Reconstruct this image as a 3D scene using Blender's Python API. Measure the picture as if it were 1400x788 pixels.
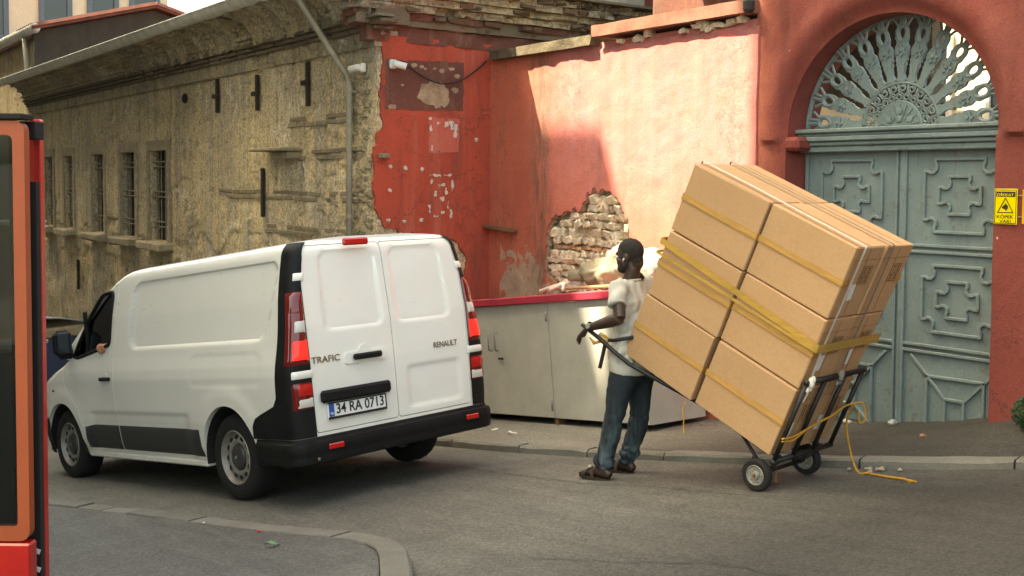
import bpy, bmesh, math, random
from mathutils import Vector, Matrix, noise, geometry
random.seed(7)
C = bpy.context.scene.collection
SC = bpy.context.scene
for o in list(bpy.data.objects): bpy.data.objects.remove(o)

# ------------------------------------------------------------------ camera, sky, sun, exposure
YAW, PITCH, ROLL = -.946, -.048, .007
_f = Vector((math.sin(YAW)*math.cos(PITCH), math.cos(YAW)*math.cos(PITCH), math.sin(PITCH)))
_r = Vector((math.cos(YAW), -math.sin(YAW), 0)); _u = _r.cross(_f)
_r2 = _r*math.cos(ROLL)+_u*math.sin(ROLL); _u2 = _u*math.cos(ROLL)-_r*math.sin(ROLL)
cd = bpy.data.cameras.new('camera'); cam = bpy.data.objects.new('camera', cd); C.objects.link(cam)
cam.matrix_world = Matrix(((_r2.x,_u2.x,-_f.x,0),(_r2.y,_u2.y,-_f.y,0),(_r2.z,_u2.z,-_f.z,0),(0,0,0,1)))
cd.sensor_width = 36; cd.lens = 1500/1400*36; cd.shift_y = -72/1400
cd.clip_start = .1; cd.clip_end = 2000
SC.camera = cam
SC.cycles.pixel_filter_width = 1.15
SC.cycles.sample_clamp_indirect = 4.0

SUN_EL = 53; SUN_H = Vector((.529,.849,0))          # horizontal travel of the sunlight
w = bpy.data.worlds.new('World'); SC.world = w; w.use_nodes = True
nt = w.node_tree; bg = nt.nodes['Background']
sky = nt.nodes.new('ShaderNodeTexSky'); sky.sky_type = 'NISHITA'; sky.sun_disc = False
sky.sun_elevation = math.radians(SUN_EL); sky.sun_rotation = math.atan2(-SUN_H.x, -SUN_H.y)
sky.air_density = 1.0; sky.dust_density = 6.0; sky.ozone_density = 1.0; sky.altitude = 50
nt.links.new(sky.outputs[0], bg.inputs[0]); bg.inputs[1].default_value = .15
sd = bpy.data.lights.new('sun', 'SUN'); sun = bpy.data.objects.new('sun', sd); C.objects.link(sun)
sd.energy = 3.9; sd.angle = math.radians(.55); sd.color = (1,.94,.91)
_d = Vector((SUN_H.x, SUN_H.y, -math.tan(math.radians(SUN_EL))))
sun.rotation_euler = _d.to_track_quat('-Z','Y').to_euler(); sun.location = (-30,-30,50)
vs = SC.view_settings; vs.view_transform = 'Standard'; vs.look = 'None'; vs.gamma = 1; vs.use_curve_mapping = False
vs.exposure = 2.55
vs.use_white_balance = True; vs.white_balance_temperature = 9200; vs.white_balance_tint = -2

# ------------------------------------------------------------------ helpers
def V(*a): return Vector(a)
def lerp(a, b, t): return a+(b-a)*t
def clamp(x, a=0., b=1.): return max(a, min(b, x))
def sstep(a, b, x):
    t = clamp((x-a)/(b-a)) if a != b else float(x > a); return t*t*(3-2*t)
def interp(pts, x):
    if x <= pts[0][0]: return pts[0][1]
    for (x0,y0),(x1,y1) in zip(pts, pts[1:]):
        if x <= x1: return y0+(y1-y0)*(x-x0)/(x1-x0)
    return pts[-1][1]
def fbm(x, y, z=0, o=4): return noise.fractal(Vector((x,y,z)), 1.0, 2.0, o)
def frange(a, b, st):
    n = max(1, round((b-a)/st)); return [a+(b-a)*i/n for i in range(n+1)]

def mesh(name, v, f, smooth=False, ang=None):
    me = bpy.data.meshes.new(name); me.from_pydata([tuple(p) for p in v], [], f); me.update()
    if smooth:
        me.polygons.foreach_set('use_smooth', [True]*len(me.polygons))
        if ang: me.set_sharp_from_angle(angle=math.radians(ang))
    return me
def obj(name, me, mat=None, parent=None, loc=None):
    o = bpy.data.objects.new(name, me); C.objects.link(o)
    if mat is not None and me is not None:
        if not me.materials or me.materials[0] is None: me.materials.clear(); me.materials.append(mat)
    if parent is not None: o.parent = parent
    if loc is not None: o.location = loc
    return o
def tag(o, label, cat, group=None):
    o['label'] = label; o['category'] = cat
    if group: o['group'] = group
    return o
def thing(name, label, cat, loc=(0,0,0), group=None, mat4=None):
    o = bpy.data.objects.new(name, None); C.objects.link(o); o.empty_display_size = .2
    if mat4 is not None: o.matrix_world = mat4
    else: o.location = loc
    return tag(o, label, cat, group)
def copy_tree(o, parent=None):
    c = o.copy(); C.objects.link(c); c.parent = parent
    for ch in list(o.children): copy_tree(ch, c)
    return c
def frame_m(O, ex, ey, ez):
    return Matrix(((ex.x,ey.x,ez.x,O.x),(ex.y,ey.y,ez.y,O.y),(ex.z,ey.z,ez.z,O.z),(0,0,0,1)))

class MB:
    def __init__(s, org=(0,0,0)): s.v = []; s.f = []; s.o = Vector(org)
    def add(s, vs, fs):
        k = len(s.v); s.v += [Vector(p)-s.o for p in vs]; s.f += [tuple(i+k for i in f) for f in fs]; return s
    def box(s, c, sz, rot=None, ch=0.):
        h = Vector(sz)*.5; c = Vector(c)
        if ch <= 0:
            vs = [Vector((x*h.x,y*h.y,z*h.z)) for x in (-1,1) for y in (-1,1) for z in (-1,1)]
            fs = [(0,1,3,2),(4,6,7,5),(0,4,5,1),(2,3,7,6),(0,2,6,4),(1,5,7,3)]
        else:
            vs = []; ix = {}
            for x in (-1,1):
                for y in (-1,1):
                    for z in (-1,1):
                        for a in range(3):
                            p = [x*h.x,y*h.y,z*h.z]; sg = (x,y,z)
                            for b in range(3):
                                if b != a: p[b] -= sg[b]*ch
                            ix[(x,y,z,a)] = len(vs); vs.append(Vector(p))
            fs = []
            def quad(a, sg):
                b, c2 = [i for i in range(3) if i != a]
                q = []
                for t in ((-1,-1),(1,-1),(1,1),(-1,1)):
                    k = [0,0,0]; k[a] = sg; k[b] = t[0]; k[c2] = t[1]; q.append(ix[(k[0],k[1],k[2],a)])
                if (sg > 0) == (a == 1): q.reverse()
                return tuple(q)
            for a in range(3):
                for sg in (-1,1): fs.append(quad(a, sg))
            for a in range(3):        # edges along axis a
                b, c2 = [i for i in range(3) if i != a]
                for sb in (-1,1):
                    for s2 in (-1,1):
                        k0=[0,0,0]; k1=[0,0,0]; k0[a]=-1; k1[a]=1; k0[b]=k1[b]=sb; k0[c2]=k1[c2]=s2
                        q = [ix[(*k0,b)], ix[(*k1,b)], ix[(*k1,c2)], ix[(*k0,c2)]]
                        if (sb*s2 > 0) == (a == 1): q.reverse()
                        if a == 1: pass
                        fs.append(tuple(q))
            for x in (-1,1):
                for y in (-1,1):
                    for z in (-1,1):
                        q = [ix[(x,y,z,0)], ix[(x,y,z,1)], ix[(x,y,z,2)]]
                        if x*y*z < 0: q.reverse()
                        fs.append(tuple(q))
        if rot is not None: vs = [rot @ p for p in vs]
        return s.add([p+c for p in vs], fs)
    def tube(s, pts, r, n=8, closed=False, caps=True):
        pts = [Vector(p) for p in pts]; m = len(pts)
        rs = r if isinstance(r, (list,tuple)) else [r]*m
        t0 = (pts[1]-pts[0]).normalized(); up = Vector((0,0,1)) if abs(t0.z) < .9 else Vector((1,0,0))
        nx = t0.cross(up).normalized(); vs = []
        for i in range(m):
            if closed: t = (pts[(i+1)%m]-pts[i-1]).normalized()
            else: t = (pts[min(i+1,m-1)]-pts[max(i-1,0)]).normalized()
            nx = (nx - t*nx.dot(t)).normalized(); ny = t.cross(nx)
            for k in range(n):
                a = 2*math.pi*k/n; vs.append(pts[i]+(nx*math.cos(a)+ny*math.sin(a))*rs[i])
        fs = []
        for i in range(m if closed else m-1):
            for k in range(n):
                a, b = i*n+k, i*n+(k+1)%n; c2, d = ((i+1)%m)*n+(k+1)%n, ((i+1)%m)*n+k
                fs.append((a,b,c2,d))
        if caps and not closed: fs += [tuple(range(n))[::-1], tuple((m-1)*n+k for k in range(n))]
        return s.add(vs, fs)
    def lathe(s, prof, n=24, M=None, caps=True):      # prof: (r, h) around local z
        vs = []; fs = []; M = M or Matrix.Identity(4)
        for r, h in prof:
            for k in range(n):
                a = 2*math.pi*k/n; vs.append(M @ Vector((r*math.cos(a), r*math.sin(a), h)))
        for i in range(len(prof)-1):
            for k in range(n):
                fs.append((i*n+k, i*n+(k+1)%n, (i+1)*n+(k+1)%n, (i+1)*n+k))
        if caps: fs += [tuple(range(n))[::-1], tuple((len(prof)-1)*n+k for k in range(n))]
        return s.add(vs, fs)
    def prism(s, poly, O, ex, ey, d0, d1):            # polygon (ccw in ex,ey) extruded along ex x ey
        O = Vector(O); ex = Vector(ex); ey = Vector(ey); en = ex.cross(ey); n = len(poly)
        if sum(poly[i][0]*poly[(i+1)%n][1]-poly[(i+1)%n][0]*poly[i][1] for i in range(n)) < 0: poly = poly[::-1]
        vs = [O+ex*x+ey*y+en*d0 for x,y in poly]+[O+ex*x+ey*y+en*d1 for x,y in poly]
        fs = [tuple(range(n))[::-1], tuple(range(n,2*n))]+[(i,(i+1)%n,n+(i+1)%n,n+i) for i in range(n)]
        return s.add(vs, fs)
    def grid(s, nu, nv, fn, flip=False):              # (nu+1)*(nv+1) points fn(i,j)
        vs = [fn(i, j) for j in range(nv+1) for i in range(nu+1)]; fs = []
        for j in range(nv):
            for i in range(nu):
                q = (j*(nu+1)+i, j*(nu+1)+i+1, (j+1)*(nu+1)+i+1, (j+1)*(nu+1)+i); fs.append(q[::-1] if flip else q)
        return s.add(vs, fs)
    def slab(s, O, ex, ey, xs, ys, fn, depth):        # solid with a shaped front face, flat back
        O = Vector(O); ex = Vector(ex); ey = Vector(ey); en = ex.cross(ey); nx, ny = len(xs), len(ys)
        vs = [O+ex*x+ey*y+en*fn(x,y) for y in ys for x in xs]; fs = []
        for j in range(ny-1):
            for i in range(nx-1): fs.append((j*nx+i, j*nx+i+1, (j+1)*nx+i+1, (j+1)*nx+i))
        ring = [(i,0) for i in range(nx)]+[(nx-1,j) for j in range(1,ny)]+[(i,ny-1) for i in range(nx-2,-1,-1)]+[(0,j) for j in range(ny-2,0,-1)]
        k = len(vs); vs += [O+ex*xs[i]+ey*ys[j]-en*depth for i,j in ring]; m = len(ring)
        for a in range(m):
            b = (a+1)%m; ia = ring[a][1]*nx+ring[a][0]; ib = ring[b][1]*nx+ring[b][0]
            fs.append((ia, k+a, k+b, ib))
        fs.append(tuple(k+a for a in range(m))[::-1])
        return s.add(vs, fs)
    def mesh(s, name='m', smooth=False, ang=None): return mesh(name, s.v, s.f, smooth, ang)
    def build(s, name, mat, parent=None, smooth=False, ang=None, loc=None):
        return obj(name, mesh(name, s.v, s.f, smooth, ang), mat, parent, loc)

def boolean(me, cut, op='DIFFERENCE', solver='MANIFOLD'):
    a = bpy.data.objects.new('tmp_a', me); b = bpy.data.objects.new('tmp_b', cut); C.objects.link(a); C.objects.link(b)
    m = a.modifiers.new('b', 'BOOLEAN'); m.object = b; m.operation = op
    try: m.solver = solver
    except TypeError: m.solver = 'EXACT'
    dg = bpy.context.evaluated_depsgraph_get()
    r = bpy.data.meshes.new_from_object(a.evaluated_get(dg))
    if solver == 'MANIFOLD' and len(r.polygons) == len(me.polygons) and op == 'DIFFERENCE':
        m.solver = 'EXACT'; dg = bpy.context.evaluated_depsgraph_get(); r = bpy.data.meshes.new_from_object(a.evaluated_get(dg))
    bpy.data.objects.remove(a); bpy.data.objects.remove(b)
    return r
def modded(me, *mods):                                # apply modifiers [(type, {attr: val})] and return the mesh
    a = bpy.data.objects.new('tmp_m', me); C.objects.link(a)
    for t, kw in mods:
        m = a.modifiers.new('m', t)
        for k, v in kw.items(): setattr(m, k, v)
    dg = bpy.context.evaluated_depsgraph_get(); r = bpy.data.meshes.new_from_object(a.evaluated_get(dg))
    bpy.data.objects.remove(a); return r
def smooth_me(me, ang=None):
    me.polygons.foreach_set('use_smooth', [True]*len(me.polygons))
    if ang: me.set_sharp_from_angle(angle=math.radians(ang))
    me.update(); return me
def rag(poly, step=.03, amp=.015, seed=0., closed=True):   # ragged outline
    out = []; n = len(poly)
    for i in range(n if closed else n-1):
        a = Vector(poly[i]); b = Vector(poly[(i+1)%n]); d = b-a; L = d.length
        if L < 1e-6: continue
        nn = Vector((-d.y, d.x))/L; k = max(1, int(L/step))
        for j in range(k):
            p = a+d*j/k
            q = p+nn*amp*(fbm(p.x*14+seed, p.y*14, seed, 3))*(1.6 if k > 1 else .6)
            out.append((q.x, q.y))
    if not closed: out.append(tuple(poly[-1]))
    return out

# ------------------------------------------------------------------ materials
class NM:
    def __init__(s, name):
        s.m = bpy.data.materials.new(name); s.m.use_nodes = True; s.t = s.m.node_tree; s.b = s.t.nodes['Principled BSDF']
    def n(s, t, **kw):
        x = s.t.nodes.new('ShaderNode'+t)
        for k, v in kw.items(): setattr(x, k, v)
        return x
    def set(s, sock, v):
        if isinstance(v, bpy.types.NodeSocket): s.t.links.new(v, sock)
        else:
            if isinstance(v, (tuple,list)) and len(v) == 3 and len(sock.default_value) == 4: v = (*v, 1)
            sock.default_value = v
    def pos(s): return s.n('NewGeometry').outputs['Position']
    def obj(s): return s.n('TexCoord').outputs['Object']
    def sep(s, v):
        x = s.n('SeparateXYZ'); s.set(x.inputs[0], v); return x.outputs
    def rnd(s): return s.n('ObjectInfo').outputs['Random']
    def map(s, v, scale=(1,1,1), loc=(0,0,0), rot=(0,0,0)):
        x = s.n('Mapping'); s.set(x.inputs['Vector'], v); x.inputs['Scale'].default_value = scale; x.inputs['Location'].default_value = loc
        x.inputs['Rotation'].default_value = rot; return x.outputs[0]
    def noise(s, v, scale=5, detail=5, rough=.55, dist=0):
        x = s.n('TexNoise'); s.set(x.inputs['Vector'], v); x.inputs['Scale'].default_value = scale; x.inputs['Detail'].default_value = detail
        x.inputs['Roughness'].default_value = rough; x.inputs['Distortion'].default_value = dist; return x.outputs['Fac']
    def voro(s, v, scale=5, feature='F1', rand=1):
        x = s.n('TexVoronoi'); x.feature = feature; s.set(x.inputs['Vector'], v); x.inputs['Scale'].default_value = scale
        x.inputs['Randomness'].default_value = rand; return x.outputs['Distance']
    def ramp(s, f, stops):
        x = s.n('ValToRGB'); s.set(x.inputs[0], f); e = x.color_ramp.elements
        while len(e) < len(stops): e.new(.5)
        for k, (p, c) in zip(e, stops):
            k.position = p; k.color = (c,c,c,1) if not isinstance(c, (tuple,list)) else (*c[:3],1)
        return x.outputs[0]
    def mix(s, f, a, b, mode='MIX'):
        x = s.n('Mix', data_type='RGBA', blend_type=mode); s.set(x.inputs['Factor'], f); s.set(x.inputs['A'], a); s.set(x.inputs['B'], b)
        return x.outputs['Result']
    def math(s, op, a, b=0., c=0., cl=False):
        x = s.n('Math', operation=op); x.use_clamp = cl; s.set(x.inputs[0], a); s.set(x.inputs[1], b); s.set(x.inputs[2], c); return x.outputs[0]
    def bump(s, h, st=.3, dist=.02):
        x = s.n('Bump'); x.inputs['Strength'].default_value = st; x.inputs['Distance'].default_value = dist; s.set(x.inputs['Height'], h); return x.outputs[0]
    def out(s, base, rough=.7, metal=0, normal=None, **kw):
        s.set(s.b.inputs['Base Color'], base); s.set(s.b.inputs['Roughness'], rough); s.set(s.b.inputs['Metallic'], metal)
        if normal is not None: s.set(s.b.inputs['Normal'], normal)
        for k, v in kw.items(): s.set(s.b.inputs[k.replace('_',' ')], v)
        return s.m
def sc(c, k): return tuple(min(1, x*k) for x in c)
def S(name, col, rough=.6, var=.15, scale=6, bump=.15, bscale=40, metal=0, rnd=0, world=False, grain=.08, bd=.01, **kw):
    m = NM(name); p = m.pos() if world else m.obj()
    n1 = m.noise(p, scale, 6, .6); c = m.mix(m.ramp(n1, [(.3,0),(.7,1)]), sc(col,1-var), sc(col,1+var))
    n2 = m.noise(p, bscale, 4, .6)
    if grain: c = m.mix(1.0, c, m.ramp(n2, [(.3,1-grain),(.7,1+grain*.0+0.0 if False else 1)]), 'MULTIPLY')
    if rnd: c = m.mix(1.0, c, m.ramp(m.rnd(), [(0,1-rnd),(1,1)]), 'MULTIPLY')
    r = m.math('ADD', rough-.06, m.math('MULTIPLY', n1, .12))
    return m.out(c, r, metal, m.bump(n2, bump, bd) if bump else None, **kw)
# ------------------------------------------------------------------ surface materials
def mat_asphalt(name, c, dark, xd=None):
    m = NM(name); p = m.pos()
    big = m.noise(p, .5, 6, .6, .6); mid = m.noise(m.map(p,(1,1,1)), 3.2, 5, .6); fine = m.noise(p, 90, 3, .7); agg = m.voro(p, 130)
    stre = m.noise(m.map(p,(.55,3.4,1),rot=(0,0,.16)), 1.6, 5, .6, .4)
    col = m.mix(m.ramp(big,[(.32,0),(.68,1)]), dark, c)
    col = m.mix(m.math('MULTIPLY', m.ramp(stre,[(.45,0),(.7,1)]), .45), col, sc(c,1.35))
    col = m.mix(m.math('MULTIPLY', m.ramp(mid,[(.5,0),(.72,1)]), .35), col, sc(dark,.7))
    if xd:       # darker towards the right: vignette painted into the road, darker asphalt on the pavement
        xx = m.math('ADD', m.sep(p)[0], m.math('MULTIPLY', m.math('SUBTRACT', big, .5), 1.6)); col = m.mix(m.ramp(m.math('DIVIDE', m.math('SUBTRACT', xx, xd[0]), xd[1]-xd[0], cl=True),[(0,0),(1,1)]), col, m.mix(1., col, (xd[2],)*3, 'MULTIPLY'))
    spk = m.ramp(m.noise(p, 210, 2, .6),[(.62,0),(.72,1)]); col = m.mix(m.math('MULTIPLY', spk, .55), col, (.22,.21,.18)); pit = m.ramp(m.noise(m.map(p,loc=(5,3,1)), 150, 2, .6),[(.62,0),(.7,1)]); col = m.mix(m.math('MULTIPLY', pit, .6), col, sc(dark,.4))
    oil = m.ramp(m.noise(m.map(p,loc=(2,7,0)), 1.4, 4, .5, .3),[(.66,0),(.72,1)]); col = m.mix(m.math('MULTIPLY', oil, .45), col, sc(dark,.5))
    col = m.mix(1.0, col, m.ramp(m.noise(p, 42, 5, .75),[(.40,.72),(.60,1.28)]), 'MULTIPLY')
    col = m.mix(1.0, col, m.ramp(fine,[(.3,.6),(.7,1.3)]), 'MULTIPLY')
    h = m.math('ADD', m.math('MULTIPLY', fine, .6), m.math('MULTIPLY', agg, .6))
    return m.out(col, m.math('ADD', .72, m.math('MULTIPLY', mid, .2)), 0, m.bump(h, .8, .008), Specular_IOR_Level=.35)
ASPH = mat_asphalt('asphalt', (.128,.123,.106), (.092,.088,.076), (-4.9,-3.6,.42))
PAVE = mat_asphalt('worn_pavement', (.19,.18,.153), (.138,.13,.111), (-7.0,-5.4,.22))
ISLE = mat_asphalt('island_paving', (.105,.103,.096), (.075,.073,.068))
def mat_kerb():
    m = NM('kerb_concrete'); p = m.pos(); a = m.noise(p, 2.5, 6, .6); b = m.noise(p, 60, 4, .7)
    c = m.mix(m.ramp(a,[(.3,0),(.7,1)]), (.115,.11,.093), (.175,.167,.14)); c = m.mix(1., c, m.ramp(b,[(.3,.8),(.7,1.15)]), 'MULTIPLY')
    c = m.mix(1., c, m.ramp(m.rnd(),[(0,.82),(1,1.1)]), 'MULTIPLY')
    return m.out(c, .85, 0, m.bump(b, .5, .008))
KERB = mat_kerb()
def mat_stonewall(name, rich=1., k=1.):
    m = NM(name); p = m.pos()
    st = m.noise(m.map(p,(5,5,.22)), 1.0, 6, .6, .12); st2 = m.noise(m.map(p,(16,16,.4)), 1.0, 4, .6, .1)
    big = m.noise(p, .7, 6, .6, .5); mid = m.noise(p, 4.2, 8, .68, .4); fine = m.noise(p, 30, 6, .72)
    c = m.mix(m.ramp(big,[(.38,0),(.62,1)]), sc((.50,.405,.25),k), sc((.34,.295,.22),k))
    c = m.mix(m.math('MULTIPLY', m.ramp(st,[(.49,0),(.57,1)]), .62*rich), c, sc((.58,.44,.22),k))
    c = m.mix(m.math('MULTIPLY', m.ramp(st2,[(.54,0),(.66,1)]), .55*rich), c, sc((.68,.56,.36),k))
    c = m.mix(m.math('MULTIPLY', m.ramp(m.noise(m.map(p,(9,9,.35),loc=(4,4,2)),1,5,.6,.1),[(.53,0),(.66,1)]), .5), c, sc((.17,.14,.095),k))
    c = m.mix(m.math('MULTIPLY', m.ramp(mid,[(.54,0),(.64,1)]), .45), c, sc((.19,.16,.11),k))
    c = m.mix(m.math('MULTIPLY', m.ramp(m.noise(p,1.7,8,.72,.8),[(.56,0),(.60,1)]), .6), c, sc((.58,.52,.40),k))
    crk = m.ramp(m.noise(m.map(p,(.9,.9,3.2)),1.0,6,.65,.25),[(.492,0),(.5,1),(.508,0)])
    crk = m.math('MULTIPLY', crk, m.ramp(m.noise(p,.9,3,.5),[(.52,0),(.62,1)])); c = m.mix(m.math('MULTIPLY', crk, .85), c, (.05,.042,.03))
    c = m.mix(m.math('MULTIPLY', m.ramp(m.noise(m.map(p,loc=(1,8,5)),9,8,.75,.6),[(.56,0),(.62,1)]), .6), c, sc((.10,.08,.052),k))
    c = m.mix(1., c, m.ramp(fine,[(.40,.55),(.58,1.15)]), 'MULTIPLY')
    h = m.math('ADD', m.math('ADD', m.math('MULTIPLY', fine, .6), mid), m.math('MULTIPLY', crk, -1.))
    return m.out(c, .93, 0, m.bump(h, .6, .025))
STONE = mat_stonewall('weathered_stone_plaster', .85, 1.25)
RUBBLE = mat_stonewall('bare_rubble_stone', .15, .85)
CORN = mat_stonewall('sooty_cornice_stone', .3, .9); FASC = mat_stonewall('pale_fascia_plaster', .4, .95)
def mat_brick(name, cols, dirt=(.2,.165,.115)):
    m = NM(name); p = m.pos(); r = m.rnd(); a = m.noise(p, 12, 6, .65); b = m.noise(p, 60, 5, .7)
    c = m.ramp(r, [(i/(len(cols)-1), k) for i,k in enumerate(cols)])
    c = m.mix(m.math('MULTIPLY', m.ramp(a,[(.42,0),(.66,1)]), .75), c, dirt); c = m.mix(1., c, m.ramp(b,[(.3,.62),(.66,1.12)]), 'MULTIPLY')
    return m.out(c, .93, 0, m.bump(m.math('ADD',a,m.math('MULTIPLY',b,.5)), .9, .02))
BRICK = mat_brick('old_thin_brick', [(.25,.2,.13),(.31,.25,.165),(.2,.165,.115),(.32,.25,.165)], (.27,.23,.16))
CBRICK = mat_brick('cornice_brick', [(.16,.128,.085),(.23,.18,.12),(.12,.1,.068),(.25,.19,.125)], (.17,.14,.095))
PSTONE = mat_brick('patch_rubble', [(.78,.65,.48),(.82,.71,.54),(.7,.57,.4),(.84,.74,.6)], (.78,.65,.49))
PBRICK = mat_brick('patch_red_brick', [(.48,.2,.1),(.52,.28,.15),(.44,.17,.09),(.5,.33,.2)], (.5,.38,.25))
MORTAR = S('lime_mortar', (.66,.53,.37), .95, .25, 6, .9, 45, world=True, bd=.03)
def mat_plaster(name, c, c2, pale, dirt, pale_amt=.3, dirt_amt=.4, peel=None, sun_tint=None, stain=None):
    m = NM(name); p = m.pos(); o = m.sep(p)
    big = m.noise(p, 1.1, 6, .6, .5); mid = m.noise(p, 4.5, 7, .65, .4); fine = m.noise(p, 70, 5, .7)
    st = m.noise(m.map(p,(5,5,.35)), 1.0, 6, .62, .1)
    col = m.mix(m.ramp(big,[(.35,0),(.65,1)]), c, c2)
    if sun_tint:      # paler stretch over the sun patch: sunlight brightness painted into the plaster
        x0, x1, x2, z0, z1, fc = sun_tint
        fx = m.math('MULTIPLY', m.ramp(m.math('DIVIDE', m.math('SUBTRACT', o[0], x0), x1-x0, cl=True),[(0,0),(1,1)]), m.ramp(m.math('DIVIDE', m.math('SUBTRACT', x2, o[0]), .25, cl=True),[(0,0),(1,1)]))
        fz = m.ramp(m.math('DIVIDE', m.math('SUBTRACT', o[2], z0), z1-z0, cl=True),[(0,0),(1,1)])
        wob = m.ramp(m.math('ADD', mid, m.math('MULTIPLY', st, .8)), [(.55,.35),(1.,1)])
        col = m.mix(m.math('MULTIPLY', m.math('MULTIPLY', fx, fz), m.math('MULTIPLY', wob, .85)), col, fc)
    col = m.mix(m.math('MULTIPLY', m.ramp(st,[(.48,0),(.68,1)]), pale_amt), col, pale)
    col = m.mix(m.math('MULTIPLY', m.ramp(m.noise(m.map(p,(3.2,3.2,.5),loc=(3,1,0)),1.3,7,.68,.5),[(.52,0),(.7,1)]), dirt_amt), col, dirt)
    if peel:
        pc, x0, x1, ztop, zw = peel
        f = m.math('MULTIPLY', m.math('GREATER_THAN', o[0], x0), m.math('LESS_THAN', o[0], x1))
        low = m.math('DIVIDE', m.math('SUBTRACT', ztop, o[2]), zw, cl=True)
        pk = m.ramp(m.math('ADD', m.noise(p, 3.2, 8, .68, .6), m.math('MULTIPLY', low, .2)), [(.60,0),(.615,1)])
        col = m.mix(m.math('MULTIPLY', m.math('MULTIPLY', pk, f), m.ramp(low,[(0,0),(.1,1)])), col, m.mix(m.ramp(mid,[(.4,0),(.6,1)]), pc, sc(pc,.7)))
    if stain:
        gx = m.math('SUBTRACT', o[0], stain); gx = m.math('MULTIPLY', m.math('MULTIPLY', gx, gx), -28.); gx = m.math('EXPONENT', gx)
        col = m.mix(m.math('MULTIPLY', gx, m.ramp(m.noise(m.map(p,(6,6,1.2)),1.5,7,.7,.6),[(.38,0),(.6,.85)])), col, (.13,.085,.06))
    ck = m.ramp(m.noise(m.map(p,loc=(7,1,3)),1.1,8,.66,.4),[(.493,0),(.5,1),(.507,0)]); ck = m.math('MULTIPLY', ck, m.ramp(m.noise(p,.8,3,.5),[(.5,0),(.6,1)])); col = m.mix(m.math('MULTIPLY', ck, .7), col, sc(dirt,.6))
    chips = m.ramp(m.noise(m.map(p,(1,1,1),loc=(9,2,4)), 5, 6, .62, .5), [(.715,0),(.725,1)])
    col = m.mix(m.math('MULTIPLY', chips, .8), col, (.62,.52,.40))
    col = m.mix(1., col, m.ramp(fine,[(.38,.80),(.62,1.1)]), 'MULTIPLY')
    h = m.math('ADD', m.math('MULTIPLY', fine, .25), m.math('ADD', mid, m.math('MULTIPLY', chips, -.4)))
    return m.out(col, .88, 0, m.bump(h, .55, .02))
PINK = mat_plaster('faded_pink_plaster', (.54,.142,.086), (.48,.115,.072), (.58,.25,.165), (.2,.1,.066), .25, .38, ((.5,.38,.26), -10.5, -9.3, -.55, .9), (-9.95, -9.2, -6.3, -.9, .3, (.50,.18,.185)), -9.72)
REDP = mat_plaster('deep_red_plaster', (.46,.075,.041), (.37,.062,.036), (.5,.17,.11), (.11,.052,.036), .5, .75)
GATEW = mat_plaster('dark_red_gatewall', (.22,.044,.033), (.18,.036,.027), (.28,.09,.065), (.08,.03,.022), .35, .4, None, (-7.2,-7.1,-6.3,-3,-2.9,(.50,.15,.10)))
MAROON = mat_plaster('old_maroon_paint', (.16,.055,.038), (.12,.045,.032), (.2,.1,.07), (.3,.22,.15), .2, .45)
ZINC = S('zinc_gutter', (.66,.65,.58), .55, .2, 5, .15, 30, .3, world=True)
PIPE = S('grey_pipe', (.30,.27,.20), .6, .25, 5, .2, 40, .1, world=True)
BARM = S('barred_window_iron', (.26,.235,.18), .75, .3, 14, .4, 60, .1, world=True)
WINB = S('dark_opening_panel', (.022,.020,.016), .8, .6, 5, .4, 30, world=True)  # near-black panel painting in the dark of the window openings
IRON = S('rusty_iron', (.035,.027,.022), .75, .4, 14, .5, 60, .3, world=True)
DARK = S('dark_void', (.012,.011,.010), .9, .1, 4, 0, 10)
SILL = S('sill_stone', (.40,.335,.225), .9, .3, 9, .8, 40, world=True, rnd=.2, bd=.02)
TILE = S('red_roof_tile', (.22,.065,.042), .8, .3, 3, .4, 30, world=True, rnd=.3)
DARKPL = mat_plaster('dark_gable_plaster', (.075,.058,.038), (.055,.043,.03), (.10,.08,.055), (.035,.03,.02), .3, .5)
CREAM = S('cream_cladding', (.84,.68,.47), .8, .08, 2, .2, 14, world=True)
WHITEP = S('white_plaster', (.7,.68,.62), .85, .12, 4, .3, 30, world=True)
METALP = S('weathered_metal_sheet', (.36,.345,.28), .65, .2, 3, .2, 25, .1, world=True)
WOOD = S('dark_roof_timber', (.16,.085,.04), .8, .3, 5, .4, 30, world=True)
MOSS = mat_brick('mossy_coping', [(.15,.115,.06),(.13,.10,.065)], (.06,.05,.03))
COPE = mat_plaster('pink_coping', (.25,.10,.07), (.21,.085,.06), (.3,.22,.15), (.1,.06,.04), .3, .55)
WGLASS = NM('window_glass').out((.02,.025,.03), .08, 0, Specular_IOR_Level=.8)
WFRAME = S('blue_grey_window_frame', (.12,.15,.18), .5, .1, 5, 0, 20)
PAPER = S('torn_paper', (.56,.53,.46), .8, .12, 20, .2, 60)

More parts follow.
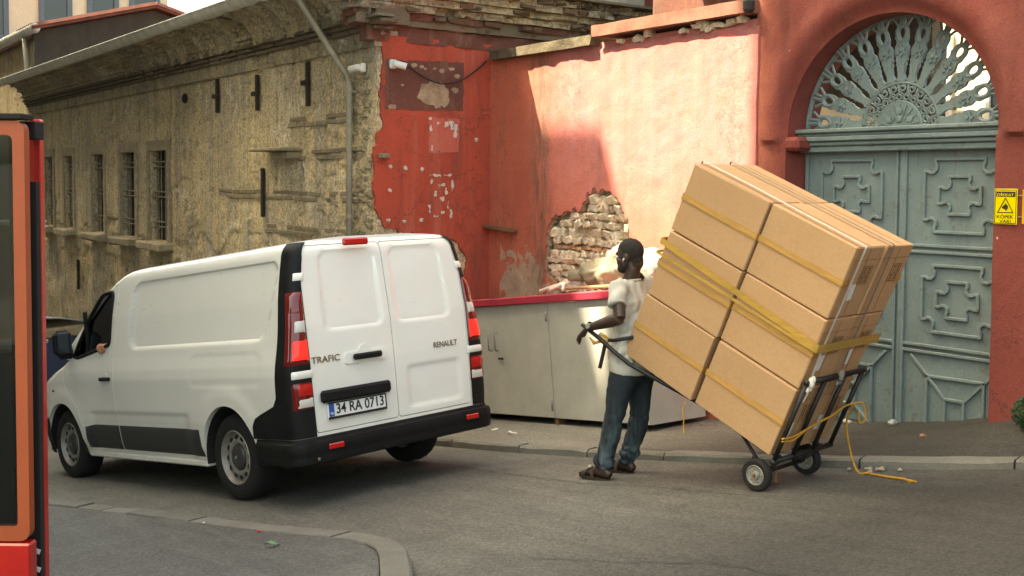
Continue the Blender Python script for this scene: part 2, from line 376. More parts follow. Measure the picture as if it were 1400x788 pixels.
# ------------------------------------------------------------------ ground
GA, GX, GY = -1.43, .138, .022
def gz(x, y): return GA+GX*x+GY*y
def und(x, y): return .006*fbm(x*.7, y*.7, 3)
b = MB()
xs = frange(-70,-14,4)+frange(-13.5,2,.5)+frange(4,60,4); ys = frange(-50,-2,4)+frange(-1.5,8,.5)+frange(10,50,4)
b.grid(len(xs)-1, len(ys)-1, lambda i,j: V(xs[i], ys[j], gz(xs[i],ys[j])+(und(xs[i],ys[j]) if -13 < xs[i] < 2 and -1 < ys[j] < 7 else 0)))
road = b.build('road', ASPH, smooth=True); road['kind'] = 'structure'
CRACK = S('asphalt_crack', (.03,.028,.025), .9, .2, 9, 0, 10)
def flat_strip(pts, wd, dz, name, mat, parent):
    b = MB(); n = len(pts); L = []; R_ = []
    for i in range(n):
        a = Vector(pts[max(i-1,0)]); c = Vector(pts[min(i+1,n-1)]); t = (c-a).normalized(); q = Vector((-t.y,t.x))
        ww = wd*(.5+.7*abs(fbm(i*.37,wd*9,2)))*(.3 if i in (0,n-1) else 1)
        p = Vector(pts[i]); L.append(p+q*ww); R_.append(p-q*ww)
    P = lambda q: V(q.x,q.y,gz(q.x,q.y)+und(q.x,q.y)+dz)
    b.grid(n-1, 1, lambda i,j: P(R_[i]) if j == 0 else P(L[i])); return b.build(name, mat, parent)
def wig(pts, n, amp):
    out = []
    for (x0,y0),(x1,y1) in zip(pts, pts[1:]):
        for k in range(n): t = k/n; out.append((lerp(x0,x1,t), lerp(y0,y1,t)+amp*fbm(x0*3+t*5,y0*3,1)))
    return out+[pts[-1]]
flat_strip(wig([(-7.6,4.96),(-7.23,4.94),(-6.62,4.93),(-5.96,4.95),(-5.35,5.1),(-4.6,5.2)],14,.03), .006, .006, 'crack', CRACK, road)
flat_strip(wig([(-4.6,3.4),(-3.6,3.9),(-2.6,4.0)],12,.06), .005, .006, 'crack', CRACK, road)

# far pavement with kerb stones
KL = [(-70,4.2),(-27,4.6),(-17,4.95),(-12,5.25),(-8.6,5.55),(-7.75,5.61),(-6.9,5.73),(-6.01,5.90),(-5.32,6.09),(-4.66,6.23),(-4.14,6.42),(-3.73,6.63),(-2.6,6.92),(-1,7.02),(30,7.02)]
HW = [(-6.5,.07),(-5.5,.075),(-5.12,.085),(-4.74,.11),(-4.39,.15),(-4.09,.2),(-3.2,.3),(30,.3)]
def ky(x): return interp(KL, x)
def pz(x, y):
    t = clamp((y-ky(x)-.15)/(7.25-ky(x)) if ky(x) < 7.2 else 1, 0, 1.6); return gz(x,y)+lerp(.062, interp(HW,x), t)
pav = bpy.data.objects.new('pavement', None)
b = MB(); xs = frange(-70,-12,2)+frange(-11.75,1,.25)+frange(2,30,2); nv = 10
b.grid(len(xs)-1, nv, lambda i,j: (lambda x,y: V(x,y,pz(x,y)+.5*und(x*2,y*2)))(xs[i], lerp(ky(xs[i])+.13, 8.4, j/nv)))
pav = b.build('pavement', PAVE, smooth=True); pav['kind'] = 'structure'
def kerbs(line, hfn, wd, joints, mat, parent, side=1, drop=.12):
    # line: list of (x,y) outer edge; stones between successive arc lengths
    P = [Vector(p) for p in line]; S_ = [0]
    for a, c in zip(P, P[1:]): S_.append(S_[-1]+(c-a).length)
    def at(s):
        for i in range(len(P)-1):
            if s <= S_[i+1] or i == len(P)-2:
                d = (P[i+1]-P[i]).normalized(); return P[i]+d*(s-S_[i]), d
    for s0, s1 in zip(joints, joints[1:]):
        n = max(2, int((s1-s0)/.15)); g = .007; jit = random.uniform(-.008,.006); tilt = random.uniform(-.01,.01)
        b = MB(); prof = []
        for i in range(n+1):
            s = lerp(s0+g, s1-g, i/n); q, d = at(s); nn = Vector((-d.y,d.x))*side; z = hfn(q.x,q.y)+jit+tilt*(i/n-.5)
            w2 = wd+.006*fbm(s*7,1); ed = .012+.012*abs(fbm(s*9,5))*1.5
            R = []
            for off, dz in ((.0,-drop),(.0+.004*fbm(s*11,3),-ed),(ed,0),(w2-.008,0),(w2,-.008),(w2,-drop)):
                a = q+nn*off; R.append(V(a.x,a.y,z+dz+(.003*fbm(a.x*8,a.y*8,2) if dz == 0 else 0)))
            prof.append(R)
        m = 6; vs = [p for R in prof for p in R]; fs = []
        for i in range(n):
            for k in range(m-1):
                f = (i*m+k, i*m+k+1, (i+1)*m+k+1, (i+1)*m+k); fs.append(f if side < 0 else f[::-1])
        fs += [tuple(range(m)), tuple(n*m+k for k in range(m))[::-1]]
        b.add(vs, fs); b.build('kerb_stone', mat, parent, smooth=True, ang=35)
kl = [p for p in KL if -27 <= p[0] <= 0]
tot = sum((Vector(a)-Vector(c)).length for a,c in zip(kl,kl[1:]))
jt = [0]
while jt[-1] < tot-1.3: jt.append(jt[-1]+random.uniform(.72,1.02))
kerbs(kl, lambda x,y: gz(x,y)+.066, .135, jt, KERB, pav)

# near corner island with curved kerb
OUT = [(-16,.7),(-10.7,2.0),(-9.89,2.19),(-8.51,2.53),(-7.35,2.79),(-6.39,3.0),(-6.02,3.1),(-5.75,3.14),(-5.5,3.12),(-5.25,3.06),(-5.05,2.97),(-4.82,2.85),(-4.43,2.63),(-3.7,2.18),(-2.0,1.1),(0,-.1),(6,-3)]
def inset(P, d):
    out = []
    for i in range(len(P)):
        a = Vector(P[max(i-1,0)]); c = Vector(P[min(i+1,len(P)-1)]); t = (c-a).normalized(); q = Vector(P[i])+Vector((t.y,-t.x))*d; out.append((q.x,q.y))
    return out
INN = inset(OUT, .165)
def ih(x): return interp([(-16,.012),(-8,.016),(-6.4,.026),(-5.5,.05),(-4.8,.075),(0,.08)], x)
b = MB(); n = len(INN); nv = 8
b.grid(n-1, nv, lambda i,j: (lambda x,y: V(x,y,gz(x,y)+ih(x)-.004+.6*und(x*1.5,y*1.5)))(lerp(INN[i][0],INN[i][0]*1.0,j/nv), lerp(INN[i][1], -8, (j/nv)**1.6)), flip=True)
isl = b.build('traffic_island', ISLE, smooth=True); isl['kind'] = 'structure'
ol = OUT[1:-2]
tot = sum((Vector(a)-Vector(c)).length for a,c in zip(ol,ol[1:]))
kerbs(ol, lambda x,y: gz(x,y)+ih(x)+.004, .16, [0,.85,1.7,2.05,2.45,3.3,3.75,4.25,4.86,5.3,5.78,6.5,7.3,8.2,9.], KERB, isl, side=-1)
flat_strip([(p[0],p[1]) for p in INN[1:14]], .009, 0.0, 'joint', CRACK, isl)
isl.children[-1].location.z = .0
for v_ in isl.children[-1].data.vertices: v_.co.z += ih(v_.co.x)+.002

# ------------------------------------------------------------------ piece makers
def piece_variants(name, mat, n=5, ch=.12, jit=.06):
    out = []
    for k in range(n):
        b = MB(); b.box((0,0,0), (1,1,1), ch=ch)
        for p in b.v:
            for a in range(3): p[a] += random.uniform(-jit, jit)
        me = b.mesh(name, True, 50); me.materials.append(mat); out.append(me)
    return out
def piece(vars_, name, parent, c, sz, rot=(0,0,0)):
    o = bpy.data.objects.new(name, random.choice(vars_)); C.objects.link(o)
    o.parent = parent
    o.location = Vector(c)-(parent.location if parent else V(0,0,0)); o.scale = sz; o.rotation_euler = rot; return o
VBR = piece_variants('brick', BRICK); ECBM = mat_brick('end_cornice_brick', [(.15,.085,.055),(.22,.14,.09),(.12,.078,.05),(.26,.18,.11)], (.13,.10,.065))
VCB = piece_variants('brick', CBRICK, 5, .1, .09); VEB = piece_variants('brick', ECBM, 6, .12, .14); VST = piece_variants('stone', RUBBLE, 6, .2, .1)
VPS = piece_variants('stone', PSTONE, 8, .15, .15); VPB = piece_variants('brick', PBRICK, 5, .14, .08)

# ------------------------------------------------------------------ old stone building on the left
BX = -10.745; BY = 5.9
bl = thing('stone_building', 'long weathered stone building with barred windows, heavy cornice and red painted end wall', 'building', (-19,6,-4.2))
L0 = bl.location
WIN = [(-18.66,-17.76),(-20.33,-19.46),(-22.21,-21.41),(-24.35,-23.65),(-25.95,-25.3)]
def near_edges(a, b, st0, st1):
    x = b; out = [b]
    while x > a:
        x -= lerp(st0, st1, clamp((b-x)/(b-a))); out.append(max(x,a))
    return out[::-1]
def dfac(x, z):
    near = sstep(-14.5,-11.5,x)
    d = .010*fbm(x*1.3,z*1.3,0,5)+.004*fbm(x*7,z*7,4,3)
    pl = fbm(x*1.1+7,z*1.6,9,5)                               # plaster that fell away
    d -= .014*sstep(.16,.22,pl)
    d -= near*.022*sstep(-.1,.5,fbm(x*4,z*5,2,4))
    if z < -.7: d -= .02*sstep(0,.15,fbm(x*1.7,z*2.2,5,5))
    return d
xs = near_edges(-27.4, BX, .022, .09); zs = frange(-5.4,-1.6,.12)+frange(-1.57,1.5,.03)
b = MB(L0); b.slab((0,BY,0), (1,0,0), (0,0,1), xs, zs, dfac, .42); me = b.mesh('wall')
for a, c in WIN:
    q = MB(L0); q.box(((a+c)/2, BY, -.26), (c-a, 1.4, 1.5)); me = boolean(me, q.mesh())
obj('wall', smooth_me(me, 40), STONE, bl)
q = MB(L0); q.box((-19.1, 9.4, -1.6), (16.5, 6.0, 7.4)); q.build('inner_wall', DARK, bl)
for a, c in WIN:
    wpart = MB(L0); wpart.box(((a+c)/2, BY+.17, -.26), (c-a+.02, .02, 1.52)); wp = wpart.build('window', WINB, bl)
    sgn = MB(L0)
    for (x0,x1,z0,z1) in ((a-.13,a-.003,-1.02,.66),(c+.003,c+.13,-1.02,.66),(a-.003,c+.003,.494,.66)):
        sgn.slab((0,BY-.012,0), (1,0,0), (0,0,1), frange(x0,x1,.06), frange(z0,z1,.06), lambda x,z: .012+.008*fbm(x*5,z*5,3), .1)
    sgn.build('surround', SILL, wp)
    sl = MB(L0); sl.box(((a+c)/2, BY-.05, -1.09), (c-a+.34, .32, .14), ch=.025)
    for p in sl.v: p += Vector((random.uniform(-.012,.012),0,random.uniform(-.012,.012)))
    sl.build('sill', SILL, wp)
    for k in range(4):
        x = lerp(a, c, (k+.6)/4.2); br = MB(L0); br.tube([(x,BY+.08,-1.01),(x,BY+.08,.49)], .011, 6); br.build('bar', BARM, wp)
    for k in range(3):
        for dz in (0,.085):
            z = -.78+k*.5+dz; br = MB(L0); br.tube([(a,BY+.06,z),(c,BY+.06,z)], .012, 6); br.build('bar', BARM, wp)
# brick bands and bare stones toward the corner
for z, x0 in ((.70,-13.1),(.29,-12.9),(-.22,-15.6),(-.66,-14.0)):
    for r in (0,1):
        x = x0+random.uniform(0,.2)
        while x < -10.9:
            Lb = random.uniform(.2,.34)
            if random.random() < .8: piece(VBR, 'brick', bl, (x+Lb/2, BY+.047-.010*random.random(), z+r*.075+.01*fbm(x,z)), (Lb-.012, .1, random.uniform(.045,.06)), (0,random.uniform(-.03,.03),0))
            x += Lb
for i in range(44):                                     # rubble quoin strip at the corner
    z = -1.3+i*.062; x = -10.86-random.uniform(0,.34); s = random.uniform(.09,.24)
    piece(VST, 'stone', bl, (x, BY+.022, z), (s, .1, random.uniform(.05,.11)), (0,random.uniform(-.3,.3),0))
# cornice on the street side
b = MB(L0); b.slab((0,BY-.05,0), (1,0,0), (0,0,1), near_edges(-27.5,-10.72,.03,.1), frange(1.49,1.67,.03), lambda x,z: .018*fbm(x*2,z*3,1,5)-.03*sstep(.05,.12,fbm(x*1.2,z*2.5,6,4))*sstep(-19,-14,x), .3)
b.build('fascia', FASC, bl, True, 40)
far_b = MB(L0)
for cnum in range(3):
    z = 1.69+cnum*.052; pr = .06+.04*cnum; x = -27.4
    while x < -10.75:
        Lb = random.uniform(.22,.46)
        if x > -19:
            if random.random() < .93: piece(VCB, 'brick', bl, (x+Lb/2, BY-pr+.08+random.uniform(-.008,.012), z), (Lb-.008, .24, .047), (0,random.uniform(-.012,.012),0))
        else: far_b.box((x+Lb/2, BY-pr+.08, z), (Lb-.008, .24, .047), ch=.008)
        x += Lb
fb = far_b.build('brick_course', CBRICK, bl); fb['kind'] = 'stuff'
def cav(x, t):
    a = t*math.pi/2; y = BY-.15-.36*(1-math.cos(a)); z = 1.81+.37*math.sin(a)
    ci = math.floor(x/.12+.3*fbm(x*.8,0,4)); rr = noise.cell(Vector((ci*1.7,3.3,0)))
    n_ = .075*(rr-.5)*sstep(-26,-16,x)+.022*fbm(x*2.5,t*1.5,2,5)+.022*fbm(x*11,t*.6,5,3)+.03*sstep(.1,.2,fbm(x*1.4,t*2,8,4)); return V(x, y+n_*(.4+t*.6), z+.5*n_)
xs = near_edges(-27.5,-10.6,.02,.08); b = MB(L0); b.grid(len(xs)-1, 14, lambda i,j: cav(xs[i], j/14)); b.build('cavetto', CORN, bl, True)
for t_, h_, pr_ in ((.16,.045,.035),(.42,.055,.045),(.74,.05,.05)):
    cy_ = BY-.15-.36*(1-math.cos(t_*math.pi/2)); cz0 = 1.81+.37*math.sin(t_*math.pi/2)
    b = MB(L0); b.slab((0,cy_-pr_,0), (1,0,0), (0,0,1), near_edges(-27.5,-10.6,.03,.1), frange(cz0-h_/2,cz0+h_/2,.02), lambda x,z: .018*fbm(x*2.2,z*6,t_*9,5)-.06*sstep(.12,.2,fbm(x*1.3+t_*7,z*2,3,4))*sstep(-25,-15,x), .16); b.build('moulding_band', FASC, bl, True, 40)
b = MB(L0); b.box((-19.05, BY+.12, 1.98), (16.9, .42, .5)); b.box((-19.05, BY+.05, 2.235), (17.0, 1.15, .05)); b.build('roof_edge', CBRICK, bl)
b = MB(L0); b.prism([(5.5,2.3),(13,3.2),(13,2.3)], (-27.6,0,0), (0,1,0), (0,0,1), 0, 16.9); b.build('roof', TILE, bl)
# gutter with its joint bands
gy, gzz = 5.32, 2.26
def gut(x, k):
    a = math.pi*(.02+.96*k/8); return V(x, gy-.115*math.cos(a), gzz-.115*math.sin(a))
b = MB(L0); b.grid(1, 8, lambda i,j: gut((-27.7,-11.25)[i], j)); b.grid(1, 8, lambda i,j: gut((-27.7,-11.25)[i], j)+V(0,0,.006), True)
b.tube([(-27.7,gy-.118,gzz),(-11.25,gy-.118,gzz)], .014, 6); gut_o = b.build('gutter', ZINC, bl, True)
x = -27.5
while x < -11.3:
    b = MB(L0); b.grid(1, 8, lambda i,j: gut(x+.035*i, j)+V(0,-.02*math.cos(math.pi*j/8),-.02*math.sin(math.pi*j/8)-.004)); b.build('gutter_band', ZINC, gut_o, True); x += .42
b = MB(L0); b.tube([(-11.66,gy,gzz-.05),(-11.60,5.36,2.05),(-11.32,5.74,1.32),(-11.24,5.79,1.19),(-11.215,5.8,1.08),(-11.21,5.8,-2.9)], .036, 12); dp = b.build('downpipe', PIPE, bl, True)
for z in (1.02,.55,-.4,-1.3):
    b = MB(L0); b.lathe([(.045,-.02),(.045,.02)], 12, Matrix.Translation(V(-11.21,5.8,z))); b.box((-11.21,5.86,z),(.03,.1,.03)); b.build('pipe_clip', PIPE, dp, True, 40)
# iron wall anchors and the small ledge
for x, z0, z1, cross in ((-12.44,.92,1.46,1),(-14.0,.94,1.42,1),(-15.46,.98,1.47,1),(-13.83,-.48,.17,0),(-23.2,-2.23,-1.62,0)):
    b = MB(L0); b.box((x,BY-.035,(z0+z1)/2), (.055,.05,z1-z0), ch=.01)
    if cross: b.box((x-.03,BY-.045,z1-.25), (.2,.05,.06), ch=.01)
    b.v = [p+Vector((.01*math.sin(p.z*9),0,0)) for p in b.v]; b.build('wall_anchor', IRON, bl)
b = MB(L0); b.lathe([(.07,0),(.08,.04),(.03,.07)], 10, Matrix.Translation(V(-16.85,BY,1.27)) @ Matrix.Rotation(math.pi/2,4,'X')); b.build('wall_anchor', IRON, bl)
b = MB(L0); b.box((-13.2,BY-.12,.40), (1.0,.34,.045), ch=.012); b.box((-13.0,BY-.06,.33), (.5,.2,.1), ch=.02); b.build('ledge', SILL, bl)

# red painted end wall
def dside(y, z): return .012*fbm(y*2,z*2,8,5)-.03*sstep(0,.5,fbm(y*5,z*6,3,4))
b = MB(L0); b.slab((BX,0,0), (0,1,0), (0,0,1), frange(BY,10.2,.04), frange(-4.2,1.75,.05), dside, .42); b.build('side_wall', STONE, bl, True, 40)
EDGE = [(5.93,1.62),(5.95,1.30),(5.92,.95),(5.96,.66),(5.86,.38),(5.845,0),(5.87,-.3),(6.0,-.52),(6.5,-.62),(6.9,-.66),(7.08,-.9),(7.0,-1.2),(7.25,-1.5),(7.2,-2.0),(7.44,-2.4),(7.44,1.62)]
ra = rag(EDGE[:-2], .04, .03, 3, False)+[(7.44,-2.4),(7.44,1.62)]
b = MB(L0); b.prism(ra, (BX,0,0), (0,1,0), (0,0,1), -.02, .028); me = b.mesh('m')
me = modded(me, ('TRIANGULATE', {}), ); obj('red_plaster', me, REDP, bl)
ra = rag([(5.985,1.35),(7.02,1.385),(7.02,.83),(5.985,.80)], .05, .012, 5)
b = MB(L0); b.prism(ra, (BX,0,0), (0,1,0), (0,0,1), .0285, .0325); b.build('old_paint_patch', MAROON, bl)
BARE = S('bare_plaster', (.34,.26,.17), .92, .35, 9, .8, 40, world=True, bd=.02)
blob = [(6.62+.2*math.cos(a)*(1+.4*fbm(a*1.3,2)), 1.0+.15*math.sin(a)*(1+.5*fbm(a*1.7,5))) for a in [k*.2 for k in range(31)]]
b = MB(L0); b.prism(rag(blob,.02,.02,2), (BX,0,0), (0,1,0), (0,0,1), .033, .0365); b.build('bare_spot', BARE, bl)
for (y,z,s) in ((6.45,1.30,.03),(6.35,1.31,.04),(6.62,1.29,.025),(6.72,1.27,.04),(6.85,1.3,.035),(6.93,1.22,.045),(6.9,1.06,.05),(6.2,1.08,.02),(6.08,.83,.05),(6.5,1.28,.02)):
    bb = [(y+s*math.cos(a)*(1+.5*fbm(a,y*9)), z+.6*s*math.sin(a)*(1+.5*fbm(a*1.2,z*9))) for a in [k*.45 for k in range(14)]]
    b = MB(L0); b.prism(bb, (BX,0,0), (0,1,0), (0,0,1), .033, .037); b.build('paint_chip', BARE, bl)
# remnants of torn posters
def scrap(y, z, wy, hz, sd):
    b = MB(L0); b.prism(rag([(y,z),(y+wy,z+random.uniform(-.02,.02)),(y+wy,z+hz),(y,z+hz)], .02, .02, sd), (BX,0,0), (0,1,0), (0,0,1), .029, .032); b.build('paper_scrap', PAPER, bl)
PINKP = mat_plaster('poster_ghost', (.46,.10,.07), (.5,.13,.09), (.55,.3,.24), (.4,.07,.05), .3, .2)
b = MB(L0); b.prism(rag([(6.55,.33),(6.96,.35),(6.97,.74),(6.56,.73)], .04, .012, 4), (BX,0,0), (0,1,0), (0,0,1), .0283, .0305); b.build('poster_ghost', PINKP, bl)
for i,(y,z,a,c) in enumerate(((6.66,.66,.06,.03),(6.76,.63,.05,.06),(6.84,.6,.05,.1),(6.90,.53,.04,.14),(6.56,.7,.03,.04),(6.57,.58,.02,.07),(6.58,.36,.03,.06),(6.66,.34,.05,.02),
    (6.56,.07,.16,.022),(6.76,.06,.1,.03),(6.58,-.02,.03,.05),(6.68,-.05,.09,.03),(6.62,-.15,.04,.05),(6.7,-.2,.06,.03),(6.86,-.1,.02,.12),(6.8,-.3,.03,.09),(6.55,-.34,.03,.08),(6.62,-.4,.06,.025),(6.84,-.42,.02,.1),(6.72,-.36,.05,.025),(6.78,-.15,.02,.09))): scrap(y,z,a,c,i*1.7)
for y, z in ((6.05,.17),(6.25,.15),(6.47,.145),(6.05,-.1),(6.03,-.43),(6.23,-.44),(6.46,-.43),(7.2,.5)):
    b = MB(L0); b.lathe([(.0,.02),(.016,.018),(.024,.0)], 7, Matrix.Translation(V(BX+.028,y,z)) @ Matrix.Rotation(math.pi/2,4,'Y'), caps=False)
    b.v = [p+Vector((0,random.uniform(-.008,.008),random.uniform(-.012,.012))) for p in b.v]; b.build('wall_plug', PAPER, bl)
# cornice round the end wall
b = MB(L0); b.slab((BX+.07,0,0), (0,1,0), (0,0,1), frange(5.75,10.2,.05), frange(1.55,1.72,.04), lambda y,z: .05*fbm(y*3,z*4,1,5)-.03, .2); b.build('end_fascia', MAROON, bl, True, 40)
for cnum in range(6):                                   # eroded mouldings with a few bricks left showing
    z = 1.72+cnum*.08; pr = .05+.05*min(cnum,4)
    b = MB(L0); b.slab((BX+pr,0,0), (0,1,0), (0,0,1), frange(5.62-.05*cnum,10.1,.035), frange(z,z+.075,.025), lambda y,zz: .05*fbm(y*2.2,zz*9,cnum,5)-.07*sstep(.1,.25,fbm(y*1.6+cnum,zz*3,4,4))+.012*fbm(y*14,zz*14,2,3), .3)
    b.build('end_moulding', MAROON if cnum < 2 else CORN, bl, True, 40)
    y = 5.5
    while y < 10.1:
        Lb = random.uniform(.14,.3)
        if random.random() < .3: piece(VEB, 'brick', bl, (BX+pr-.09+random.uniform(-.02,.02), y+Lb/2, z+.035), (.24, Lb-.01, .06), (random.uniform(-.06,.06),0,random.uniform(-.1,.1)))
        y += Lb
b = MB(L0); b.box((BX-.02,7.9,1.98), (.2,4.6,.5)); b.build('end_core', CBRICK, bl)
b = MB(L0); b.box((BX+.12,7.6,2.225), (.5,4.3,.03)); b.build('end_slab', CBRICK, bl)
for k in range(3):
    b = MB(L0); y0 = 7.35+k*.79; b.slab((BX+.16,0,0), (0,1,0), (0,0,1), frange(y0,y0+.783,.1), frange(2.18+.02*fbm(k,2),3.1,.1), lambda y,z: .006*fbm(y*3,z*3), .03); b.build('metal_panel', METALP, bl, True, 40)
for i in range(30):
    y = random.uniform(7.3,9.9); piece(VST, 'stone', bl, (BX+.2, y, 2.19+random.uniform(-.03,.02)), (.12, random.uniform(.08,.2), random.uniform(.04,.09)), (0,0,random.uniform(-.3,.3)))

# ------------------------------------------------------------------ pink boundary wall
PY_ = 7.4
def MBX(O, poly): q = MB(O); q.prism(poly, (0,PY_,0), (1,0,0), (0,0,1), -.3, .3); return q.mesh()
bw = thing('boundary_wall', 'sunlit pink plastered wall with a fallen patch baring rubble and brick', 'wall', (-8.7,7.6,-2.3)); L1 = bw.location
HOLE = [(-9.62,-.98),(-9.60,-.64),(-9.55,-.46),(-9.42,-.37),(-9.22,-.31),(-9.10,-.27),(-9.05,-.33),(-8.98,-.24),(-8.93,-.16),(-8.80,-.07),(-8.74,-.12),(-8.62,-.10),(-8.5,-.14),(-8.40,-.2),(-8.33,-.3),(-8.27,-.44),(-8.2,-.6),(-8.16,-.85),(-8.1,-1.3),(-8.6,-1.6),(-9.2,-1.5),(-9.32,-1.25),(-9.45,-1.08)]
hr = rag(HOLE, .025, .03, 1)
def dpink(x, z):
    d = .012*fbm(x*.9,z*.9,2,4)+.004*fbm(x*6,z*6,7,3)
    top = 1.40+.05*fbm(x*2.5,0,3,4)                    # broken edge under the coping
    return d-.04*sstep(top-.01,top+.01,z)*(1 if x > -8.8 else .3)
b = MB(L1); b.slab((0,PY_,0), (1,0,0), (0,0,1), frange(-10.72,-6.60,.03), frange(-2.6,1.46,.03), dpink, .07); me = b.mesh()
q = MB(L1); q.prism(hr, (0,PY_,0), (1,0,0), (0,0,1), -.3, .3); cut = modded(q.mesh(), ('TRIANGULATE', {}))
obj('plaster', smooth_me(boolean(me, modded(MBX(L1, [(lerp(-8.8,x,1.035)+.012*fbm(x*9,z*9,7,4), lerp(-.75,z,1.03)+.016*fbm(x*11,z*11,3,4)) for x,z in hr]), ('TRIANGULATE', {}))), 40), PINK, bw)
b = MB(L1); b.slab((0,PY_+.022,0), (1,0,0), (0,0,1), frange(-9.95,-7.9,.05), frange(-1.75,.2,.05), lambda x,z: .006*fbm(x*5,z*5,2,4), .045); obj('render_coat', smooth_me(boolean(b.mesh(), cut), 40), BARE, bw)
b = MB(L1); b.slab((0,PY_+.105,0), (1,0,0), (0,0,1), frange(-10.72,-6.6,.06), frange(-2.6,1.44,.06), lambda x,z: .02*fbm(x*6,z*6,1,4), .3); b.build('core', MORTAR, bw, True)
def inpoly(p, P):
    c = False; n = len(P)
    for i in range(n):
        (x0,y0),(x1,y1) = P[i],P[i-1]
        if (y0 > p[1]) != (y1 > p[1]) and p[0] < (x1-x0)*(p[1]-y0)/(y1-y0)+x0: c = not c
    return c
z = -1.45
while z < -.05:
    brick = -.80 < z < -.70; h = .055 if brick else random.uniform(.055,.10)
    x = -9.7
    while x < -8.05:
        wd = random.uniform(.11,.2) if brick else random.uniform(.06,.19)
        cx, cz = x+wd/2, z+h/2+random.uniform(-.012,.012)
        if inpoly((cx,cz), HOLE) and inpoly((cx+wd*.35,cz), HOLE) and inpoly((cx-wd*.35,cz), HOLE) and inpoly((cx,cz+h*.3), HOLE):
            if brick: piece(VPB, 'brick', bw, (cx, PY_+.085, cz), (wd-.012,.1,h-.008), (0,random.uniform(-.05,.05),0))
            elif random.random() < .94: piece(VPS, 'stone', bw, (cx, PY_+.08+random.uniform(-.016,.02), cz), (wd-.004,.12,h-.001), (random.uniform(-.1,.1),random.uniform(-.22,.22),random.uniform(-.1,.1)))
        x += wd
    z += h+.004
b = MB(L1)                                            # coping in two runs
b.slab((0,PY_-.09,0), (1,0,0), (0,0,1), frange(-10.62,-8.78,.06), frange(1.425,1.53,.035), lambda x,z: .03*fbm(x*4,z*6,2,4), .62); b.build('coping_slab', MOSS, bw, True, 40)
b = MB(L1); b.slab((0,PY_-.11,0), (1,0,0), (0,0,1), frange(-8.74,-6.62,.06), frange(1.50,1.615,.04), lambda x,z: .015*fbm(x*4,z*6,5,4), .66); b.build('coping_slab', COPE, bw, True, 40)
b = MB(L1); b.box((-6.62,PY_-.10,1.555), (.10,.10,.13), ch=.03); b.build('coping_end', CRACK, bw)
for i in range(11):
    x = random.uniform(-8.75,-6.8); piece(VPS, 'stone', bw, (x, PY_+.03, 1.45+random.uniform(-.03,.03)), (random.uniform(.06,.16),.12,random.uniform(.04,.08)), (0,random.uniform(-.3,.3),0))
b = MB(L1); b.box((-10.45,PY_-.05,-.535), (.6,.13,.035), rot=Matrix.Rotation(.07,3,'Y'), ch=.006); b.build('shelf_plank', WOOD, bw)

# ------------------------------------------------------------------ gate wall with arch, gate and fanlight
GXL, GXR, GSP = -6.27, -4.36, .42; GC = (GXL+GXR)/2; GR = (GXR-GXL)/2; GYP = 7.65
gw = thing('gate_wall', 'dark red plastered gateway wall with a round arched opening', 'wall', (-4.2,7.8,-2)); L2 = gw.location
def dgw(x, z):
    r = math.hypot(x-GC, max(0,z-GSP)) if z > GSP else abs(x-GC)
    d = .012*fbm(x*.9+4,z*.9,2,4)+.004*fbm(x*6,z*6,7,3)
    if z > GSP-.05: d += .045*math.exp(-((r-GR-.16)/.12)**2)-.035*sstep(GR+.09,GR,r)
    d += -.0+.03*sstep(-6.62,-6.5,x)
    return d-.03
b = MB(L2); b.slab((0,PY_,0), (1,0,0), (0,0,1), frange(-6.64,-2.0,.035), frange(-2.6,3.4,.035), dgw, .42); me = b.mesh()
arch = [(GXL,-3),(GXR,-3)]+[(GC+GR*math.cos(math.pi*k/40), GSP+GR*.97*math.sin(math.pi*k/40)) for k in range(41)]
q = MB(L2); q.prism(arch, (0,PY_,0), (1,0,0), (0,0,1), -.9, .9); me = boolean(me, modded(q.mesh(), ('TRIANGULATE', {})))
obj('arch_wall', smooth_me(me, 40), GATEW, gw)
b = MB(L2); b.box((-6.215,PY_+.13,.345), (.16,.28,.12), ch=.03); b.build('impost', GATEW, gw)
b = MB(L2); b.box((2,PY_+.2,.4), (8.0,.4,6.0)); b.build('wall_run', GATEW, gw)

def mat_gate():
    m = NM('grey_green_gate_paint'); p = m.pos(); a = m.noise(p, 3, 6, .6, .3); f = m.noise(p, 60, 5, .7); st = m.noise(m.map(p,(9,9,.6)), 1, 5, .6); o = m.sep(p)
    c = m.mix(m.ramp(a,[(.35,0),(.65,1)]), (.135,.185,.19), (.165,.225,.228)); c = m.mix(m.math('MULTIPLY',m.ramp(st,[(.5,0),(.7,1)]),.3), c, (.22,.26,.24))
    c = m.mix(m.math('MULTIPLY', m.ramp(m.noise(p,9,6,.7),[(.58,0),(.64,1)]), .55), c, (.11,.095,.075)); c = m.mix(m.math('MULTIPLY', m.ramp(m.noise(m.map(p,(14,14,1.2)),1.5,6,.7),[(.6,0),(.7,1)]), .6), c, (.16,.085,.045)); c = m.mix(m.math('MULTIPLY', m.ramp(m.noise(m.map(p,loc=(3,3,3)),16,6,.7),[(.66,0),(.69,1)]), .7), c, (.30,.31,.28)); c = m.mix(1., c, m.ramp(f,[(.3,.85),(.7,1.06)]), 'MULTIPLY')
    return m.out(c, .55, 0, m.bump(m.math('ADD',a,m.math('MULTIPLY',f,.3)), .25, .01))
GP = mat_gate()
ga = thing('double_gate', 'grey-green double gate with stepped square mouldings under a sunburst fanlight', 'gate', (GC,GYP,-2)); L3 = ga.location
